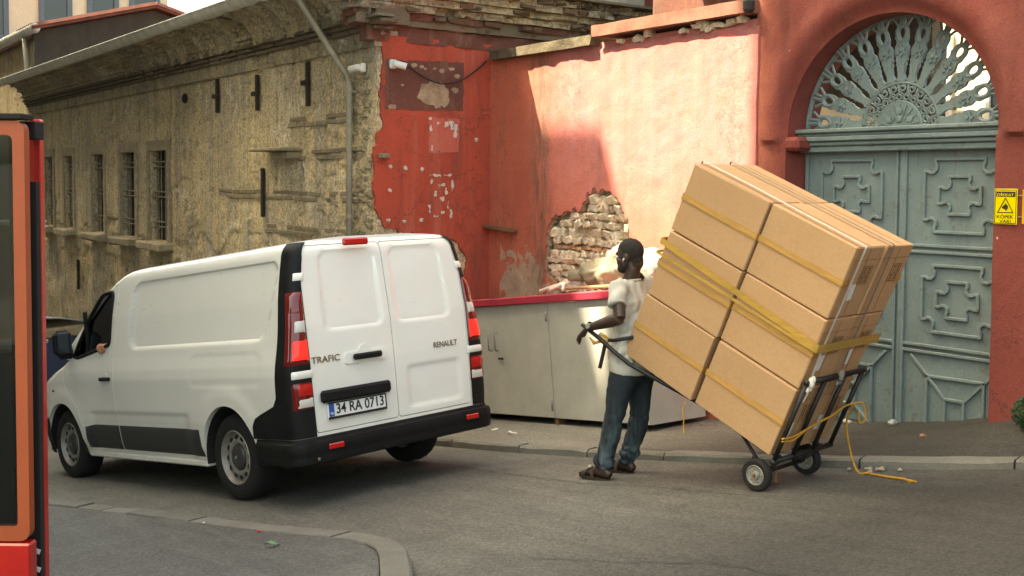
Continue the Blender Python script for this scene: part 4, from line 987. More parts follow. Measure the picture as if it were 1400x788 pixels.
b = MB(); b.box((-.985,.80,.345), (.012,.022,.022), ch=.004); b.build('parking_sensor', CHROME, rb)
b = MB(); b.grid(26, 6, lambda i,j: (lambda a,z: V(3.42+(.60+.02*math.sin(math.pi*j/6))*math.sin(a)**.9, (interp(HWD,z)+.012)*(1 if math.cos(a) > 0 else -1)*abs(math.cos(a))**.9, z))(math.pi*i/26 if 0 < i < 26 else (0.0 if i == 0 else math.pi), .24+.34*j/6)); b.build('front_bumper', BLKP, van, True)
for sgn in (1,-1):
    b = MB(); b.grid(10, 6, lambda i,j: V(3.62+.30*i/10, sgn*(.958-.30*(i/10)**2.2), .72+.05*i/10*0+.22*j/6-.02*i/10), flip=sgn > 0); b.build('headlamp', CLEARL, van, True)
    b = MB(); b.box((3.25,sgn*.962,.86), (.03,.012,.018), ch=.004); b.build('side_repeater', BLKP, van)
# rear furniture
ld = rdoors_o = []
for q, dm in zip((1,-1), rdoors): rdoors_o.append(obj('rear_door', smooth_me(dm, 32), VPAINT, van))
dl, dr_ = rdoors_o
def rbox(name, mat, par, y, z, wy, hz, d, ch=.008, x=-.935): b = MB(); b.box((x-d/2,y,z), (d,wy,hz), ch=ch); return b.build(name, mat, par)
rbox('plate_lamp_bar', BLKP, dl, .40, .775, .64, .09, .045, .018)
hc = MB(); hc.prism(rounded([(.09,.985),(.47,.985),(.47,1.065),(.09,1.065)],.03)+[], (-.937,0,0), (0,1,0), (0,0,1), -.01, .002); hc.build('handle_plate', VPAINT, dl)
b = MB(); b.lathe([(.062,-.004),(.06,.006),(.0,.007)], 20, Matrix.Translation(V(-.942,.285,1.055)) @ Matrix.Rotation(-math.pi/2,4,'Y'), caps=False); b.build('handle_cup', VPAINT, dl)
rbox('handle', BLKP, dl, .275, 1.03, .26, .045, .04, .012, -.95)
cx = MB(); cx.box((-.925,.26,1.895), (.03,.24,.055), ch=.012); cx.build('high_brake_lamp', REDM, van)
pl = rbox('number_plate', PLATEW, dl, .395, .665, .535, .118, .014, .004)
def text(s, mat, par, O, ex, ey, h, wd=None, ext=.0015, name='lettering', align='CENTER'):
    cu = bpy.data.curves.new('t', 'FONT'); cu.body = s; cu.size = 1; cu.align_x = align; cu.align_y = 'CENTER'; cu.extrude = .01; cu.offset = .012
    o = bpy.data.objects.new('t', cu); C.objects.link(o); dg = bpy.context.evaluated_depsgraph_get(); me = bpy.data.meshes.new_from_object(o.evaluated_get(dg)); bpy.data.objects.remove(o)
    xs = [v.co.x for v in me.vertices]; ys = [v.co.y for v in me.vertices]; sx0, sx1, sy0, sy1 = min(xs), max(xs), min(ys), max(ys)
    ky_ = h/(sy1-sy0); kx = wd/(sx1-sx0) if wd else ky_; ex = Vector(ex); ey = Vector(ey); en = ex.cross(ey); O = Vector(O)
    for v in me.vertices:
        c = v.co; v.co = O+ex*((c.x-(sx0+sx1)/2)*kx)+ey*((c.y-(sy0+sy1)/2)*ky_)+en*(ext*(1 if c.z > 0 else 0))
    me.materials.clear(); return obj(name, me, mat, par)
def rtext(s, mat, par, y, z, h, wd, x=-.951): return text(s, mat, par, (x,y,z), (0,-1,0), (0,0,1), h, wd)
rtext('34 RA 0713', INK, pl, .372, .675, .075, .435)
rbox('country_strip', EUB, pl, .632, .672, .045, .095, .003, 0, -.949); rtext('TR', PLATEW, pl, .632, .645, .018, .03, -.9525)
rbox('plate_frame', INK, pl, .395, .613, .535, .018, .003, 0, -.949)
rbox('plate_frame', INK, pl, .395, .720, .535, .010, .003, 0, -.949); rbox('plate_frame', INK, pl, .131, .667, .010, .1, .003, 0, -.949)
rtext('TRAFIC', CHROME, dl, .635, 1.045, .048, .25, -.940); rtext('RENAULT', CHROME, dr_, -.525, 1.03, .046, .25, -.940)
# wheels
def lat(prof, n, sgn): b = MB(); b.lathe(prof, n, Matrix.Rotation(-sgn*math.pi/2,4,'X'), caps=False); return b
for cx in (0., 3.098):
    for sgn in (1,-1):
        wl = bpy.data.objects.new('wheel', None); C.objects.link(wl); wl.parent = van; wl.location = (cx, sgn*.80, .333); wl.rotation_euler = (0, random.uniform(0,6), 0)
        b = lat([(.21,-.10),(.24,-.11),(.30,-.108),(.322,-.09),(.333,-.06),(.334,0),(.333,.06),(.322,.09),(.30,.108),(.24,.11),(.212,.10)], 48, sgn)
        for k in range(24):
            a = k*6.2832/24
            for s2 in (-.035,.035): b.box((.3335*math.cos(a+s2*2),sgn*s2,.3335*math.sin(a+s2*2)), (.03,.05,.004), rot=Matrix.Rotation(-a+math.pi/2,3,'Y'))
        b.build('tyre', RUBBER, wl, True, 40)
        b = lat([(.212,.10),(.205,.106),(.196,.09),(.185,.06),(.165,.062),(.135,.078),(.115,.074),(.10,.06),(.10,-.08),(.205,-.09)], 40, sgn); rim = b.build('rim', STEEL, wl, True, 40)
        b = lat([(.098,.055),(.10,.072),(.085,.086),(.05,.092),(.0,.094)], 28, sgn); b.build('hub_cap', CAP, rim, True)
        b = MB(); b.box((0,sgn*.097,0), (.022,.006,.034), ch=.003); b.build('hub_badge', STEEL, rim)
        for k in range(12):
            a = k*6.2832/12; b = MB(); b.lathe([(.021,-.004),(.021,.0045)], 10, Matrix.Translation(V(.152*math.cos(a),sgn*.0705,.152*math.sin(a))) @ Matrix.Rotation(-sgn*math.pi/2,4,'X')); b.build('vent_hole', DARK, rim)
        b = MB(); b.lathe([(.402,0),(.402,.452)], 32, Matrix.Translation(V(cx,sgn*.47,.335)) @ Matrix.Rotation(-sgn*math.pi/2,4,'X'), caps=False); b.lathe([(.402,0),(.02,0)], 32, Matrix.Translation(V(cx,sgn*.47,.335)) @ Matrix.Rotation(-sgn*math.pi/2,4,'X'), caps=False)
        b.v = [p for p in b.v]; me = b.mesh(); bm = bmesh.new(); bm.from_mesh(me); bmesh.ops.bisect_plane(bm, geom=bm.verts[:]+bm.edges[:]+bm.faces[:], plane_co=(0,0,.27), plane_no=(0,0,-1), clear_outer=True); bm.to_mesh(me); bm.free(); obj('wheel_well', me, DARK, van)
b = MB(); b.box((1.7,0,.265), (4.2,.96,.1)); b.box((0,0,.33), (.1,1.5,.1)); b.box((-.62,.1,.36), (.5,1.5,.06), ch=.03); b.build('underbody', DARK, van)
# mirrors
for sgn in (1,-1):
    b = MB(); b.box((2.80,sgn*1.02,1.32), (.12,.17,.25), ch=.045); mr = b.build('door_mirror', BLKP, van)
    b = MB(); b.box((2.86,sgn*.94,1.21), (.08,.18,.09), ch=.02); b.build('mirror_arm', BLKP, mr)
    b = MB(); b.box((2.737,sgn*1.02,1.32), (.006,.13,.19), ch=.003); b.build('mirror_glass', WGLASS, mr)
# cab interior
b = MB(); b.box((1.72,0,1.05), (.04,1.6,1.5)); b.build('bulkhead', SEATM, van)
b = MB(); b.box((2.95,0,1.02), (.42,1.55,.22), ch=.06); b.build('dashboard', BLKP, van)
b = MB(); b.box((2.4,0,.5), (1.3,1.6,.05)); b.build('cab_floor', DARK, van)
for y in (.42,-.42):
    b = MB(); b.box((2.05,y,.78), (.5,.5,.16), ch=.05); b.box((1.87,y,1.12), (.14,.48,.62), rot=Matrix.Rotation(-.15,3,'Y'), ch=.05); b.box((1.83,y,1.52), (.1,.26,.18), ch=.04); b.build('cab_seat', SEATM, van)
b = MB(); b.tube([V(2.62+.06*math.sin(a),.42+.19*math.cos(a),1.16+.18*math.sin(a)) for a in [k*6.2832/20 for k in range(20)]], .014, 6, closed=True); b.tube([(2.64,.42,1.14),(2.85,.42,1.02)], .03, 6); b.tube([(2.63,.25,1.16),(2.64,.59,1.16)], .014, 6); b.build('steering_wheel', BLKP, van, True)
# ------------------------------------------------------------------ grey metal cabinet with crimson top
CABP = S('grey_cabinet_paint', (.40,.398,.35), .6, .12, 3, .15, 90, world=False)
CRIM = S('crimson_painted_board', (.36,.022,.05), .6, .2, 5, .3, 40)
PINKT = S('faded_pink_top', (.50,.16,.15), .8, .2, 5, .3, 40)
ct = .132; cex = V(math.cos(ct),0,math.sin(ct)); cez = V(-math.sin(ct),0,math.cos(ct))
cab = thing('metal_cabinet', 'long grey metal cabinet with crimson top and twin handles behind the van', 'cabinet', mat4=frame_m(V(-8.43,6.6,-2.31), cex, V(0,1,0), cez))
b = MB(); b.box((-.6,.37,.56), (3.95,.68,1.13)); b.build('carcass', CABP, cab)
for x0, x1 in ((-2.5,-1.27),(-1.26,-.005),(.005,1.37)):
    b = MB(); b.slab((0,.018,0), (1,0,0), (0,0,1), frange(x0,x1,.1), frange(0,1.13,.1), lambda x,z: .003*fbm(x*1.3,z*1.3,5,3), .03); dr = b.build('door', CABP, cab, True, 30)
    if x0 < -1.2 and x0 > -2:
        for hx in (-1.0,-.88):
            b = MB(); b.tube([(hx,.0,.86),(hx,-.035,.85),(hx,-.035,.67),(hx,.0,.66)], .008, 6); b.build('handle', STEEL, dr, True)
        b = MB(); b.box((-.83,-.006,.58), (.09,.012,.02), ch=.003); b.build('latch', IRON, dr)
for z in (.12,1.0):
    b = MB(); b.lathe([(.011,-.05),(.011,.05)], 8, Matrix.Translation(V(0,-.008,z))); b.build('hinge', STEEL, cab, True)
b = MB(); b.box((-.6,.36,1.172), (4.05,.78,.075), ch=.008); tp = b.build('top_board', CRIM, cab)
b = MB(); b.box((-.6,.37,1.2125), (4.03,.74,.006)); b.build('top_sheet', PINKT, cab)
for x in (-2.3,.0,1.2):
    b = MB(); b.box((x,.08,-.05), (.05,.1,.11), ch=.006); b.build('leg', WOOD, cab)
# things lying on the cabinet
def remeshed(bs, vox=.01, sm=6):
    b = MB()
    for q in bs: b.add(q.v, q.f)
    return smooth_me(modded(b.mesh(), ('REMESH', {'mode':'VOXEL','voxel_size':vox}), ('SMOOTH', {'iterations':sm,'factor':.5})))
def ell(c, r, rot=None, n=20):
    b = MB(); prof = [(max(.001,math.sin(math.pi*k/12)), -math.cos(math.pi*k/12)) for k in range(13)]; b.lathe(prof, n)
    rot = rot or Matrix.Identity(3); b.v = [rot @ Vector((p.x*r[0],p.y*r[1],p.z*r[2]))+Vector(c) for p in b.v]; return b
def etube(pts, rad, up=(0,1,0), n=16, exp=1.0):          # elliptical tube: rad = [(ra along up, rb across)]
    b = MB(); pts = [Vector(p) for p in pts]; m = len(pts); vs = []
    for i in range(m):
        t = (pts[min(i+1,m-1)]-pts[max(i-1,0)]).normalized(); u = Vector(up); u = (u-t*u.dot(t)).normalized(); v = t.cross(u); ra, rb = rad[i]
        for k in range(n): a = 2*math.pi*k/n; vs.append(pts[i]+u*ra*math.cos(a)+v*rb*math.sin(a))
    fs = [(i*n+k, i*n+(k+1)%n, (i+1)*n+(k+1)%n, (i+1)*n+k) for i in range(m-1) for k in range(n)]+[tuple(range(n))[::-1], tuple((m-1)*n+k for k in range(n))]
    b.add(vs, fs); return b
def displace(me, fn):
    me.update(); N_ = [v.normal.copy() for v in me.vertices]
    for v, n_ in zip(me.vertices, N_): v.co += n_*fn(v.co)
    me.update(); return me
SACKW = S('white_sack_cloth', (.27,.26,.22), .85, .12, 6, .5, 60, bd=.01); SACKK = S('khaki_sack', (.24,.22,.15), .85, .25, 6, .5, 60, bd=.01)
def sack(label, loc, mt, r, rz, sd, tie):
    bs = [ell((0,0,r[2]), r, None, 20)]
    me = remeshed(bs, .018, 2); displace(me, lambda c: .05*fbm(c.x*5+sd,c.y*5,c.z*7,4)+.02*math.sin(9*c.x+4*c.z+sd+3*fbm(c.x*4,c.y*4,sd)))
    t = thing('sack', label, 'sack', loc, 'sacks on the cabinet'); t.rotation_euler = (0,.13*-1,rz); o = obj('bag', me, mt, t)
    me2 = remeshed([etube([(-tie*(r[0]-.06),0,r[2]),(-tie*(r[0]+.05),0,r[2]*1.05),(-tie*(r[0]+.13),0,r[2]*1.2)], [(.05,.05),(.035,.04),(.07,.06)], (0,1,0))], .014, 1); displace(me2, lambda c: .015*math.sin(60*c.y+sd)); obj('tied_neck', me2, mt, t)
sack('khaki and white stuffed sack lying by the bare brick patch', (-8.12,7.0,-1.035), SACKK, (.30,.16,.15), .25, 2., 1)
sack('white cloth bundle on the cabinet behind the man', (-7.55,7.02,-.97), SACKW, (.34,.17,.16), -.2, 5., -1)
sack('pale sack leaning on the wall left of the man', (-8.02,7.17,-.98), SACKW, (.24,.13,.20), .1, 9., 1)
tb = thing('white_tubes', 'loose bundle of white plastic tubes on the crimson top', 'tubes', (-8.72,6.95,-1.125)); WPL = S('white_plastic', (.72,.70,.64), .45, .08, 9, 0, 10)
for i, (dx, dy, dz, ex_, ey_, ez_) in enumerate(((-.2,-.05,.02,.25,.03,.10),(-.22,.02,.04,.28,.0,.13),(-.16,.08,.06,.2,-.04,.16),(-.12,-.1,.03,.24,-.02,.09),(-.25,-.12,.01,.1,-.1,.05))):
    b = MB(); b.tube([(dx,dy,dz),(0,.0,.07+.01*i),(ex_,ey_,ez_)], .018, 8); b.build('tube', WPL, tb, True)
b = MB(); b.tube([(-8.45,6.75,-1.04),(-7.75,6.85,-.96)], .016, 8); st = b.build('wooden_stick', S('pale_wood', (.45,.27,.13), .7, .2, 9, .2, 60), None, True); tag(st, 'thin pale wooden stick lying on the cabinet front edge', 'stick')
for p in st.data.vertices: p.co -= V(-8.45,6.75,-1.04)
st.location = (-8.45,6.75,-1.04)

# ------------------------------------------------------------------ stack of boxes on the hand truck
S0 = V(-4.61,5.35,-1.715); U = V(-.91,-.129,.395).normalized(); A_ = V(-.141,.99,0); A_ = (A_-U*A_.dot(U)).normalized(); N_ = A_.cross(U)
SM = frame_m(S0, U, A_, -A_.cross(U) if False else U.cross(A_)*(1 if U.cross(A_).z > 0 else -1))
NN = U.cross(A_); NN = NN if NN.z > 0 else -NN
def sp(s, n, a): return S0+U*s+NN*n+A_*a
def mat_card():
    m = NM('brown_cardboard'); p = m.obj(); a = m.noise(p, 3, 5, .6); f = m.noise(m.map(p,(30,30,200)), 1, 3, .5); g = m.noise(p, 70, 4, .7)
    c = m.mix(m.ramp(a,[(.3,0),(.7,1)]), (.46,.27,.135), (.50,.30,.155)); c = m.mix(1., c, m.ramp(g,[(.38,.92),(.62,1.04)]), 'MULTIPLY'); c = m.mix(1., c, m.ramp(m.rnd(),[(0,.86),(1,1.06)]), 'MULTIPLY')
    c = m.mix(m.math('MULTIPLY', m.ramp(m.noise(p,7,7,.7,1.),[(.6,0),(.7,1)]), .3), c, (.33,.18,.08))
    return m.out(c, .82, 0, m.bump(f, .06, .004))
CARD = mat_card(); CARDE = S('cardboard_cut_edge', (.30,.165,.075), .85, .2, 20, 0, 10)
def mat_tape(name, c, rough=.22):
    m = NM(name); p = m.obj(); f = m.noise(m.map(p,(6,6,40)), 1, 4, .6); k = m.mix(m.ramp(f,[(.35,0),(.65,1)]), c, sc(c,1.3)); return m.out(k, rough, 0, m.bump(f, .25, .004), Coat_Weight=.3)
TAPE = mat_tape('amber_packing_tape', (.42,.235,.075)); BAND = mat_tape('yellow_wrap_tape', (.42,.25,.06))
BL, BH, BD = .651, .489, .36
ROW = ('bottom', 'middle', 'top'); PRINT = S('box_print', (.16,.085,.04), .8, .1, 9, 0, 10); LBL = S('paper_label', (.72,.70,.64), .7, .08, 20, 0, 10)
def box_thing(i, j, k):
    jx, jn, ja = random.uniform(-.006,.006), 0, random.uniform(-.016,.008)-(.022 if i == 1 and k == 0 else 0)
    label = 'brown cardboard box, %s row, %s, %s' % (ROW[j], 'at the handle end' if i else 'against the steel rack', 'near side facing the viewer' if k == 0 else 'far side by the gate')
    O = sp(i*(BL+.001)+jx+BL/2, j*BH, k*(BD+.003)+ja+BD/2); t = thing('cardboard_box', label, 'box', group='cardboard boxes on the hand truck', mat4=frame_m(O, -U, A_, NN) if (-U).cross(A_).dot(NN) > 0 else frame_m(O, U, A_, NN))
    sx = 1 if t.matrix_world.col[0].xyz.dot(U) > 0 else -1
    hx, hy, h = BL/2-.004, BD/2-.003, BH-.007; nx, ny, nz = 10, 6, 8
    b = MB()
    def bul(x, y, z): # slightly bulged carton walls
        fx = math.cos(math.pi*x/(2*hx)*.98); fy = math.cos(math.pi*y/(2*hy)*.98); fz = math.sin(math.pi*clamp(z/h,.01,.99)); e = .004
        return V(x+(e*fy*fz if x > 0 else -e*fy*fz)*(abs(x) > hx-.001), y+(e*fx*fz if y > 0 else -e*fx*fz)*(abs(y) > hy-.001), z+(e*.4*fx*fy*(abs(z-h) < .001)))
    b.box((0,0,h/2), (2*hx,2*hy,h), ch=.006)
    for p in b.v: p -= Vector((math.copysign(random.uniform(0,.007),p.x),math.copysign(random.uniform(0,.006),p.y),random.uniform(0,.005)*(1 if p.z > .2 else 0)))
    carton = b.build('carton', CARD, t)
    hy -= 0
    for s_ in ((-1,) if k == 0 else (1,)):        # taped flap seam on the long side
        b = MB(); b.box((0,s_*(hy+.0010),h*.5), (2*hx-.004,.0016,.045)); b.box((sx*-1*(hx+.0008),s_*(hy-.035),h*.5), (.0014,.07,.05)); b.box((sx*(hx+.0008),s_*(hy-.035),h*.5), (.0014,.07,.05)); b.build('tape', TAPE, t)
        b = MB(); b.box((0,s_*(hy+.0022),h*.5-.016), (2*hx-.01,.0012,.004)); b.build('flap_seam', CARDE, t)
    xe = -sx*(hx+.001)                            # end face towards the rack
    if i == 0:
        b = MB(); b.box((xe,0.,h*.5), (.0012,.004,h-.04)); b.box((xe,0,h*.82), (.0012,2*hy-.01,.003)); b.build('flap_seam', CARDE, t)
        b = MB(); y0 = .06
        for dy in (-.055,0,.055): b.box((xe,y0+dy,h*.60), (.001,.003,.12))
        for dz in (-.06,0,.06): b.box((xe,y0,h*.60+dz), (.001,.113,.003))
        for dy, dz in ((-.028,.03),(.028,.03),(-.028,-.03),(.028,-.03)):
            b.box((xe,y0+dy,h*.60+dz), (.001,.008,.036)); b.box((xe,y0+dy,h*.60+dz+.016), (.001,.03,.006)); b.box((xe,y0+dy,h*.6+dz-.018), (.001,.026,.004))
        b.build('printed_marks', PRINT, t)
        if (j, k) != (2, 1): b = MB(); b.box((xe-sx*.0006,-.07+.02*j,h*.36), (.0014,.055,.11), rot=Matrix.Rotation(.08*(j-1),3,'X')); b.build('label', LBL, t)
    if j == 2: b = MB(); b.box((0,-.0+ (.02 if k else -.01),h+.0012), (2*hx-.01,.003,.0016)); b.build('flap_seam', CARDE, t)
    return t
for j in range(3):
    for k in range(2):
        for i in range(2): box_thing(i, j, k)
# tape wound round the whole stack
TW = 2*BD+.003
def wrap_band(b, n0, n1, n2, wd, o):
    pts = [(1.316,n0,.10),(1.316,n0,-.048),(.675,lerp(n0,n1,.5)+.008,-.048),(.64,lerp(n0,n1,.53),-.028),(-.02,n1,-.026),(-.026,n1,.0),(-.026,n2,TW+.01)]
    def P(q, h): s, n, a = q; return sp(s-(o if s < 0 else 0), n+h, a-(o if s >= 0 else 0))
    out = []
    for q0, q1 in zip(pts, pts[1:]):
        for t in range(8): out.append(tuple(lerp(x,y,t/8) for x,y in zip(q0,q1)))
    out.append(pts[-1]); b.grid(len(out)-1, 3, lambda i,j: P(out[i], wd*(j/3-.5)+.004*fbm(i*.6,j,n0*9))+A_*(-.001*abs(fbm(i*.9,j*2,3))), flip=False)
wt = MB(); wrap_band(wt, .885, .80, .81, .044, .003); wb = MB(); wrap_band(wb, .80, .775, .775, .02, .005)
tw = thing('wrap_tape', 'yellow packing tape wound around the middle of the box stack', 'tape', sp(.6,.8,-.04)); 
for q in (wt, wb): q.v = [p-tw.location for p in q.v]
wt.build('wide_band', BAND, tw, True); wb.build('narrow_band', BAND, tw, True)
def strap(label, mt, a0, a1, wd, name='strap'):
    b = MB(); path = [(1.30,1.36,a0-.01),(1.302,1.474,a0),(.9,1.475,a0+.012),(.4,1.475,lerp(a0,a1,.6)),(.0,1.474,a1),(-.012,1.465,a1),(-.016,1.1,a1-.004),(-.018,.75,a1-.015),(-.03,.555,a1-.02)]
    out = []
    for q0, q1 in zip(path, path[1:]):
        for t in range(5): out.append(tuple(lerp(x,y,t/5) for x,y in zip(q0,q1)))
    out.append(path[-1]); O = sp(0,1.0,a0); b.grid(len(out)-1, 1, lambda i,j: sp(*out[i])+A_*(wd*(j-.5))+NN*.003-U*.003-O); b.grid(len(out)-1, 1, lambda i,j: sp(*out[i])+A_*(wd*(j-.5))+NN*.0045-U*.0045-O, True)
    t = thing(name, label, 'strap', O); b.build('webbing', mt, t, True)
    q = MB(); c = sp(-.045,.56,a1-.02)-O
    for dx, dz, s in ((0,0,.03),(.01,-.035,.022),(-.012,-.05,.018),(.012,.02,.02)): e = ell(c+A_*dx+NN*dz, (s*.7,s*.7,s*1.2), None, 8); q.add(e.v, e.f)
    q.tube([c,c+NN*-.08+A_*.01,c+NN*-.14-A_*.004], .006, 5); q.build('knot', mt, t, True)
strap('white webbing strap over the near edge of the box stack tied to the rack', S('white_webbing', (.68,.65,.56), .8, .1, 20, .3, 200), .075, .055, .022)
strap('grey webbing strap down the far column of boxes tied to the rack', S('grey_webbing', (.20,.185,.15), .85, .2, 20, .3, 200), .40, .405, .018)

# hand truck
TUBE = S('scuffed_black_steel', (.022,.022,.022), .5, .5, 14, .2, 60, .4); 
ht = thing('hand_truck', 'black steel hand truck tilted back under a tall load of boxes', 'hand truck', V(-4.69,5.34,gz(-4.69,5.34))); L9 = ht.location
def tb_(name, pts, r, mat=TUBE, par=ht, n=10): b = MB(L9); b.tube(pts, r, n); return b.build(name, mat, par, True)
tb_('rail', [sp(-.03,-.03,.12), sp(.6,-.03,.10), sp(1.05,-.035,.0), sp(1.2,-.022,-.065), sp(1.34,.006,-.10), sp(1.464,.030,-.115), sp(1.65,.052,-.135)], .0155)
tb_('rail', [sp(-.03,-.03,.60), sp(.6,-.03,.60), sp(1.25,-.035,.60), sp(1.45,-.04,.60), sp(1.85,-.03,.62)], .0155)
tb_('grip_bar', [sp(1.45,.03,-.075), sp(1.395,.058,-.07), sp(1.27,.15,-.035)], .0135)
for s in (.15,.5,.85,1.2): tb_('crossbar', [sp(s,-.028,.12), sp(s,-.028,.60)], .012)
RK = [.015,.235,.475,.70]
for a in RK: tb_('rack_bar', [sp(-.03,-.03,a), sp(-.028,.555,a)], .0155)
tb_('rack_bar', [sp(-.03,.555,-.005), sp(-.03,.555,.72)], .017); tb_('rack_bar', [sp(-.03,-.03,-.005), sp(-.03,-.03,.72)], .018)
WC = [V(-4.70,5.335,0), V(-4.70,5.335,0)+V(-.141,.99,0)*.585]; WRAD = .104
for c in WC: c.z = gz(c.x,c.y)+WRAD+.004
tb_('axle', [WC[0]-A_*.03, WC[1]+A_*.03], .013)
for a, c in ((.12,WC[0]+A_*.09),(.60,WC[1]-A_*.09)):
    tb_('strut', [sp(.34,-.03,a), c], .012); tb_('strut', [sp(-.02,-.04,a), c], .013)
for c in WC:
    wl = bpy.data.objects.new('wheel', None); C.objects.link(wl); wl.parent = ht; wl.location = c-L9; wl.rotation_euler = V(0,0,1).rotation_difference(A_).to_euler()
    b = MB(); b.lathe([(.066,-.028),(.09,-.03),(.101,-.022),(.104,-.008),(.104,.008),(.101,.022),(.09,.03),(.066,.028)], 36, caps=False); b.build('tyre', RUBBER, wl, True, 40)
    b = MB(); b.lathe([(.067,-.026),(.062,-.03),(.055,-.018),(.03,-.014),(.022,-.034),(.012,-.036),(.012,.036),(.022,.034),(.03,.014),(.055,.018),(.062,.03),(.067,.026)], 28, caps=False); rim = b.build('rim', STEEL, wl, True, 35)
    for k in range(5):
        a = k*1.2566; b = MB(); b.box((.043*math.cos(a),.043*math.sin(a),0), (.02,.012,.04), rot=Matrix.Rotation(a,3,'Z'), ch=.003); b.build('spoke_rib', STEEL, rim)
    b = MB(); b.lathe([(.010,-.05),(.010,.05)], 8); b.build('axle_nut', S('rust', (.2,.09,.04), .8, .3, 30, 0, 10) if c is WC[0] else bpy.data.materials['rust'], rim)
b = MB(L9); b.tube([sp(1.43,.025,-.073),sp(1.47,.031,-.08),sp(1.51,.037,-.09)], [.028,.031,.028], 12); b.tube([sp(1.47,.01,-.09),sp(1.52,-.03,-.10),sp(1.57,-.01,-.11)], [.012,.016,.004], 6); b.build('handle_tape', BAND, ht, True)
b = MB(L9); b.tube([sp(1.45,.03,-.075), sp(1.43,-.07,-.08), sp(1.407,-.175,-.09)], .0145, 6); b.build('kick_leg', TUBE, ht)
# yellow rope
ROPE = S('yellow_rope', (.52,.26,.03), .7, .2, 30, .4, 200)
rp = thing('rope', 'frayed yellow rope tied across the rack and trailing on the road', 'rope', V(-4.45,5.9,gz(-4.45,5.9)+.01)); LR = rp.location
def rope(pts, r, n=6):
    P = [Vector(p) for p in pts]; out = []
    for i in range(len(P)-1):
        p0, p1, p2, p3 = P[max(i-1,0)], P[i], P[i+1], P[min(i+2,len(P)-1)]
        for k in range(8):
            t = k/8; out.append(.5*((2*p1)+(p2-p0)*t+(2*p0-5*p1+4*p2-p3)*t*t+(3*p1-p0-3*p2+p3)*t**3))
    out.append(P[-1]); b = MB(LR); b.tube(out, r, n); return b
gd = lambda x,y: V(x,y,gz(x,y)+und(x,y)+.012)
rope([sp(-.04,.155,-.02), sp(-.05,.16,.1), sp(-.055,.20,.235), sp(-.05,.215,.33), sp(-.055,.25,.475), sp(-.05,.30,.62), sp(-.06,.315,.72)], .0062).build('lashing', ROPE, rp, True)
rope([sp(-.045,.14,-.02), sp(-.055,.135,.1), sp(-.05,.19,.24), sp(-.05,.235,.40), sp(-.055,.25,.5)], .0055).build('lashing', ROPE, rp, True)
rope([sp(-.06,.315,.72), sp(-.10,.33,.76), sp(-.15,.24,.77), sp(-.13,.20,.76), sp(-.10,.28,.74)], .0062).build('loop', ROPE, rp, True)
rope([sp(-.06,.315,.72), sp(-.05,.16,.75), gd(-4.60,6.14)+V(0,0,.14), gd(-4.52,6.12), gd(-4.42,6.10), gd(-4.27,6.06), gd(-4.10,6.04)], .0072).build('tail', ROPE, rp, True)
b = MB(LR)
for k in range(14):
    a = gd(-4.12,6.045); b.tube([a, a+V(.06+random.uniform(0,.05),-.03+random.uniform(-.03,.03),random.uniform(-.005,.012))], .0028, 4)
b.build('frayed_end', ROPE, rp)
r2 = rope([sp(.70,-.035,-.01), sp(.70,-.08,-.02), sp(.70,-.08,-.02)+V(.01,0,-.06), sp(.70,-.08,-.02)+V(.0,.01,-.13), sp(.70,-.08,-.02)+V(.015,.0,-.17)], .005); O_ = sp(.70,-.035,-.01); r2.v = [p+LR-O_ for p in r2.v]
o = r2.build('twine', ROPE, None, True); o.location = O_; tag(o, 'short end of yellow twine dangling beneath the boxes', 'twine')
r3 = rope([WC[0]+A_*.2, WC[0]+A_*.21+V(0,0,-.05), WC[0]+A_*.2+V(.01,0,-.09)], .011); r3.v = [p+LR-(WC[0]+A_*.2) for p in r3.v]
o = r3.build('rope_tuft', S('dirty_rope', (.26,.14,.05), .9, .3, 30, .5, 200), None, True); o.location = WC[0]+A_*.2; tag(o, 'brown frayed rope tuft hanging from the truck axle', 'rope')

# ------------------------------------------------------------------ the man
hd_ = V(-.98,-.19,0).normalized(); ld_ = V(0,0,1).cross(hd_)
M0 = V(-6.02,5.27,gz(-6.02,5.27)); MM = frame_m(M0, hd_, ld_, V(0,0,1))
man = thing('person', 'man in a white T-shirt, jeans and sandals standing at the hand truck handles', 'person', mat4=MM)
def mat_skin():
    m = NM('dark_skin'); p = m.obj(); a = m.noise(p, 9, 5, .6); g = m.noise(p, 160, 3, .6); c = m.mix(m.ramp(a,[(.3,0),(.7,1)]), (.030,.0155,.010), (.050,.026,.0165))
    return m.out(c, .46, 0, m.bump(g, .15, .002), Subsurface_Weight=.05)
SKIN = mat_skin()
def seg(pts, rs, n=14): return etube(pts, [(r,r) if not isinstance(r, tuple) else r for r in rs], (0,1,0) if abs((Vector(pts[-1])-Vector(pts[0])).normalized().y) < .8 else (1,0,0), n)
LSH, LEL, LWR = V(-.165,.185,1.405), V(-.255,.268,1.205), V(.055,.245,1.108)
RSH, REL, RWR = V(-.155,-.185,1.405), V(.03,-.33,1.27), V(-.10,-.165,1.455)
HC = V(-.125,.0,1.625)
HR = Matrix.Rotation(.22,3,'Z') @ Matrix.Rotation(.10,3,'Y')
def hp(x, y, z): return HC+HR @ V(x,y,z)
LH, LK, LA_ = V(-.145,.088,.80), V(-.105,.135,.44), V(-.02,.15,.09)
RH, RK_, RA_ = V(-.16,-.088,.80), V(-.145,-.128,.43), V(-.015,-.135,.085)
bs = []
bs += [seg([V(-.15,0,.76),V(-.155,0,.95),V(-.155,0,1.15),V(-.15,0,1.33),V(-.145,0,1.42)], [(.15,.10),(.135,.09),(.155,.105),(.165,.10),(.10,.07)], 20)]
bs += [seg([V(-.145,0,1.38),V(-.14,0,1.46),hp(-.025,0,-.10),hp(-.01,0,-.03)], [.062,.056,.054,.05])]
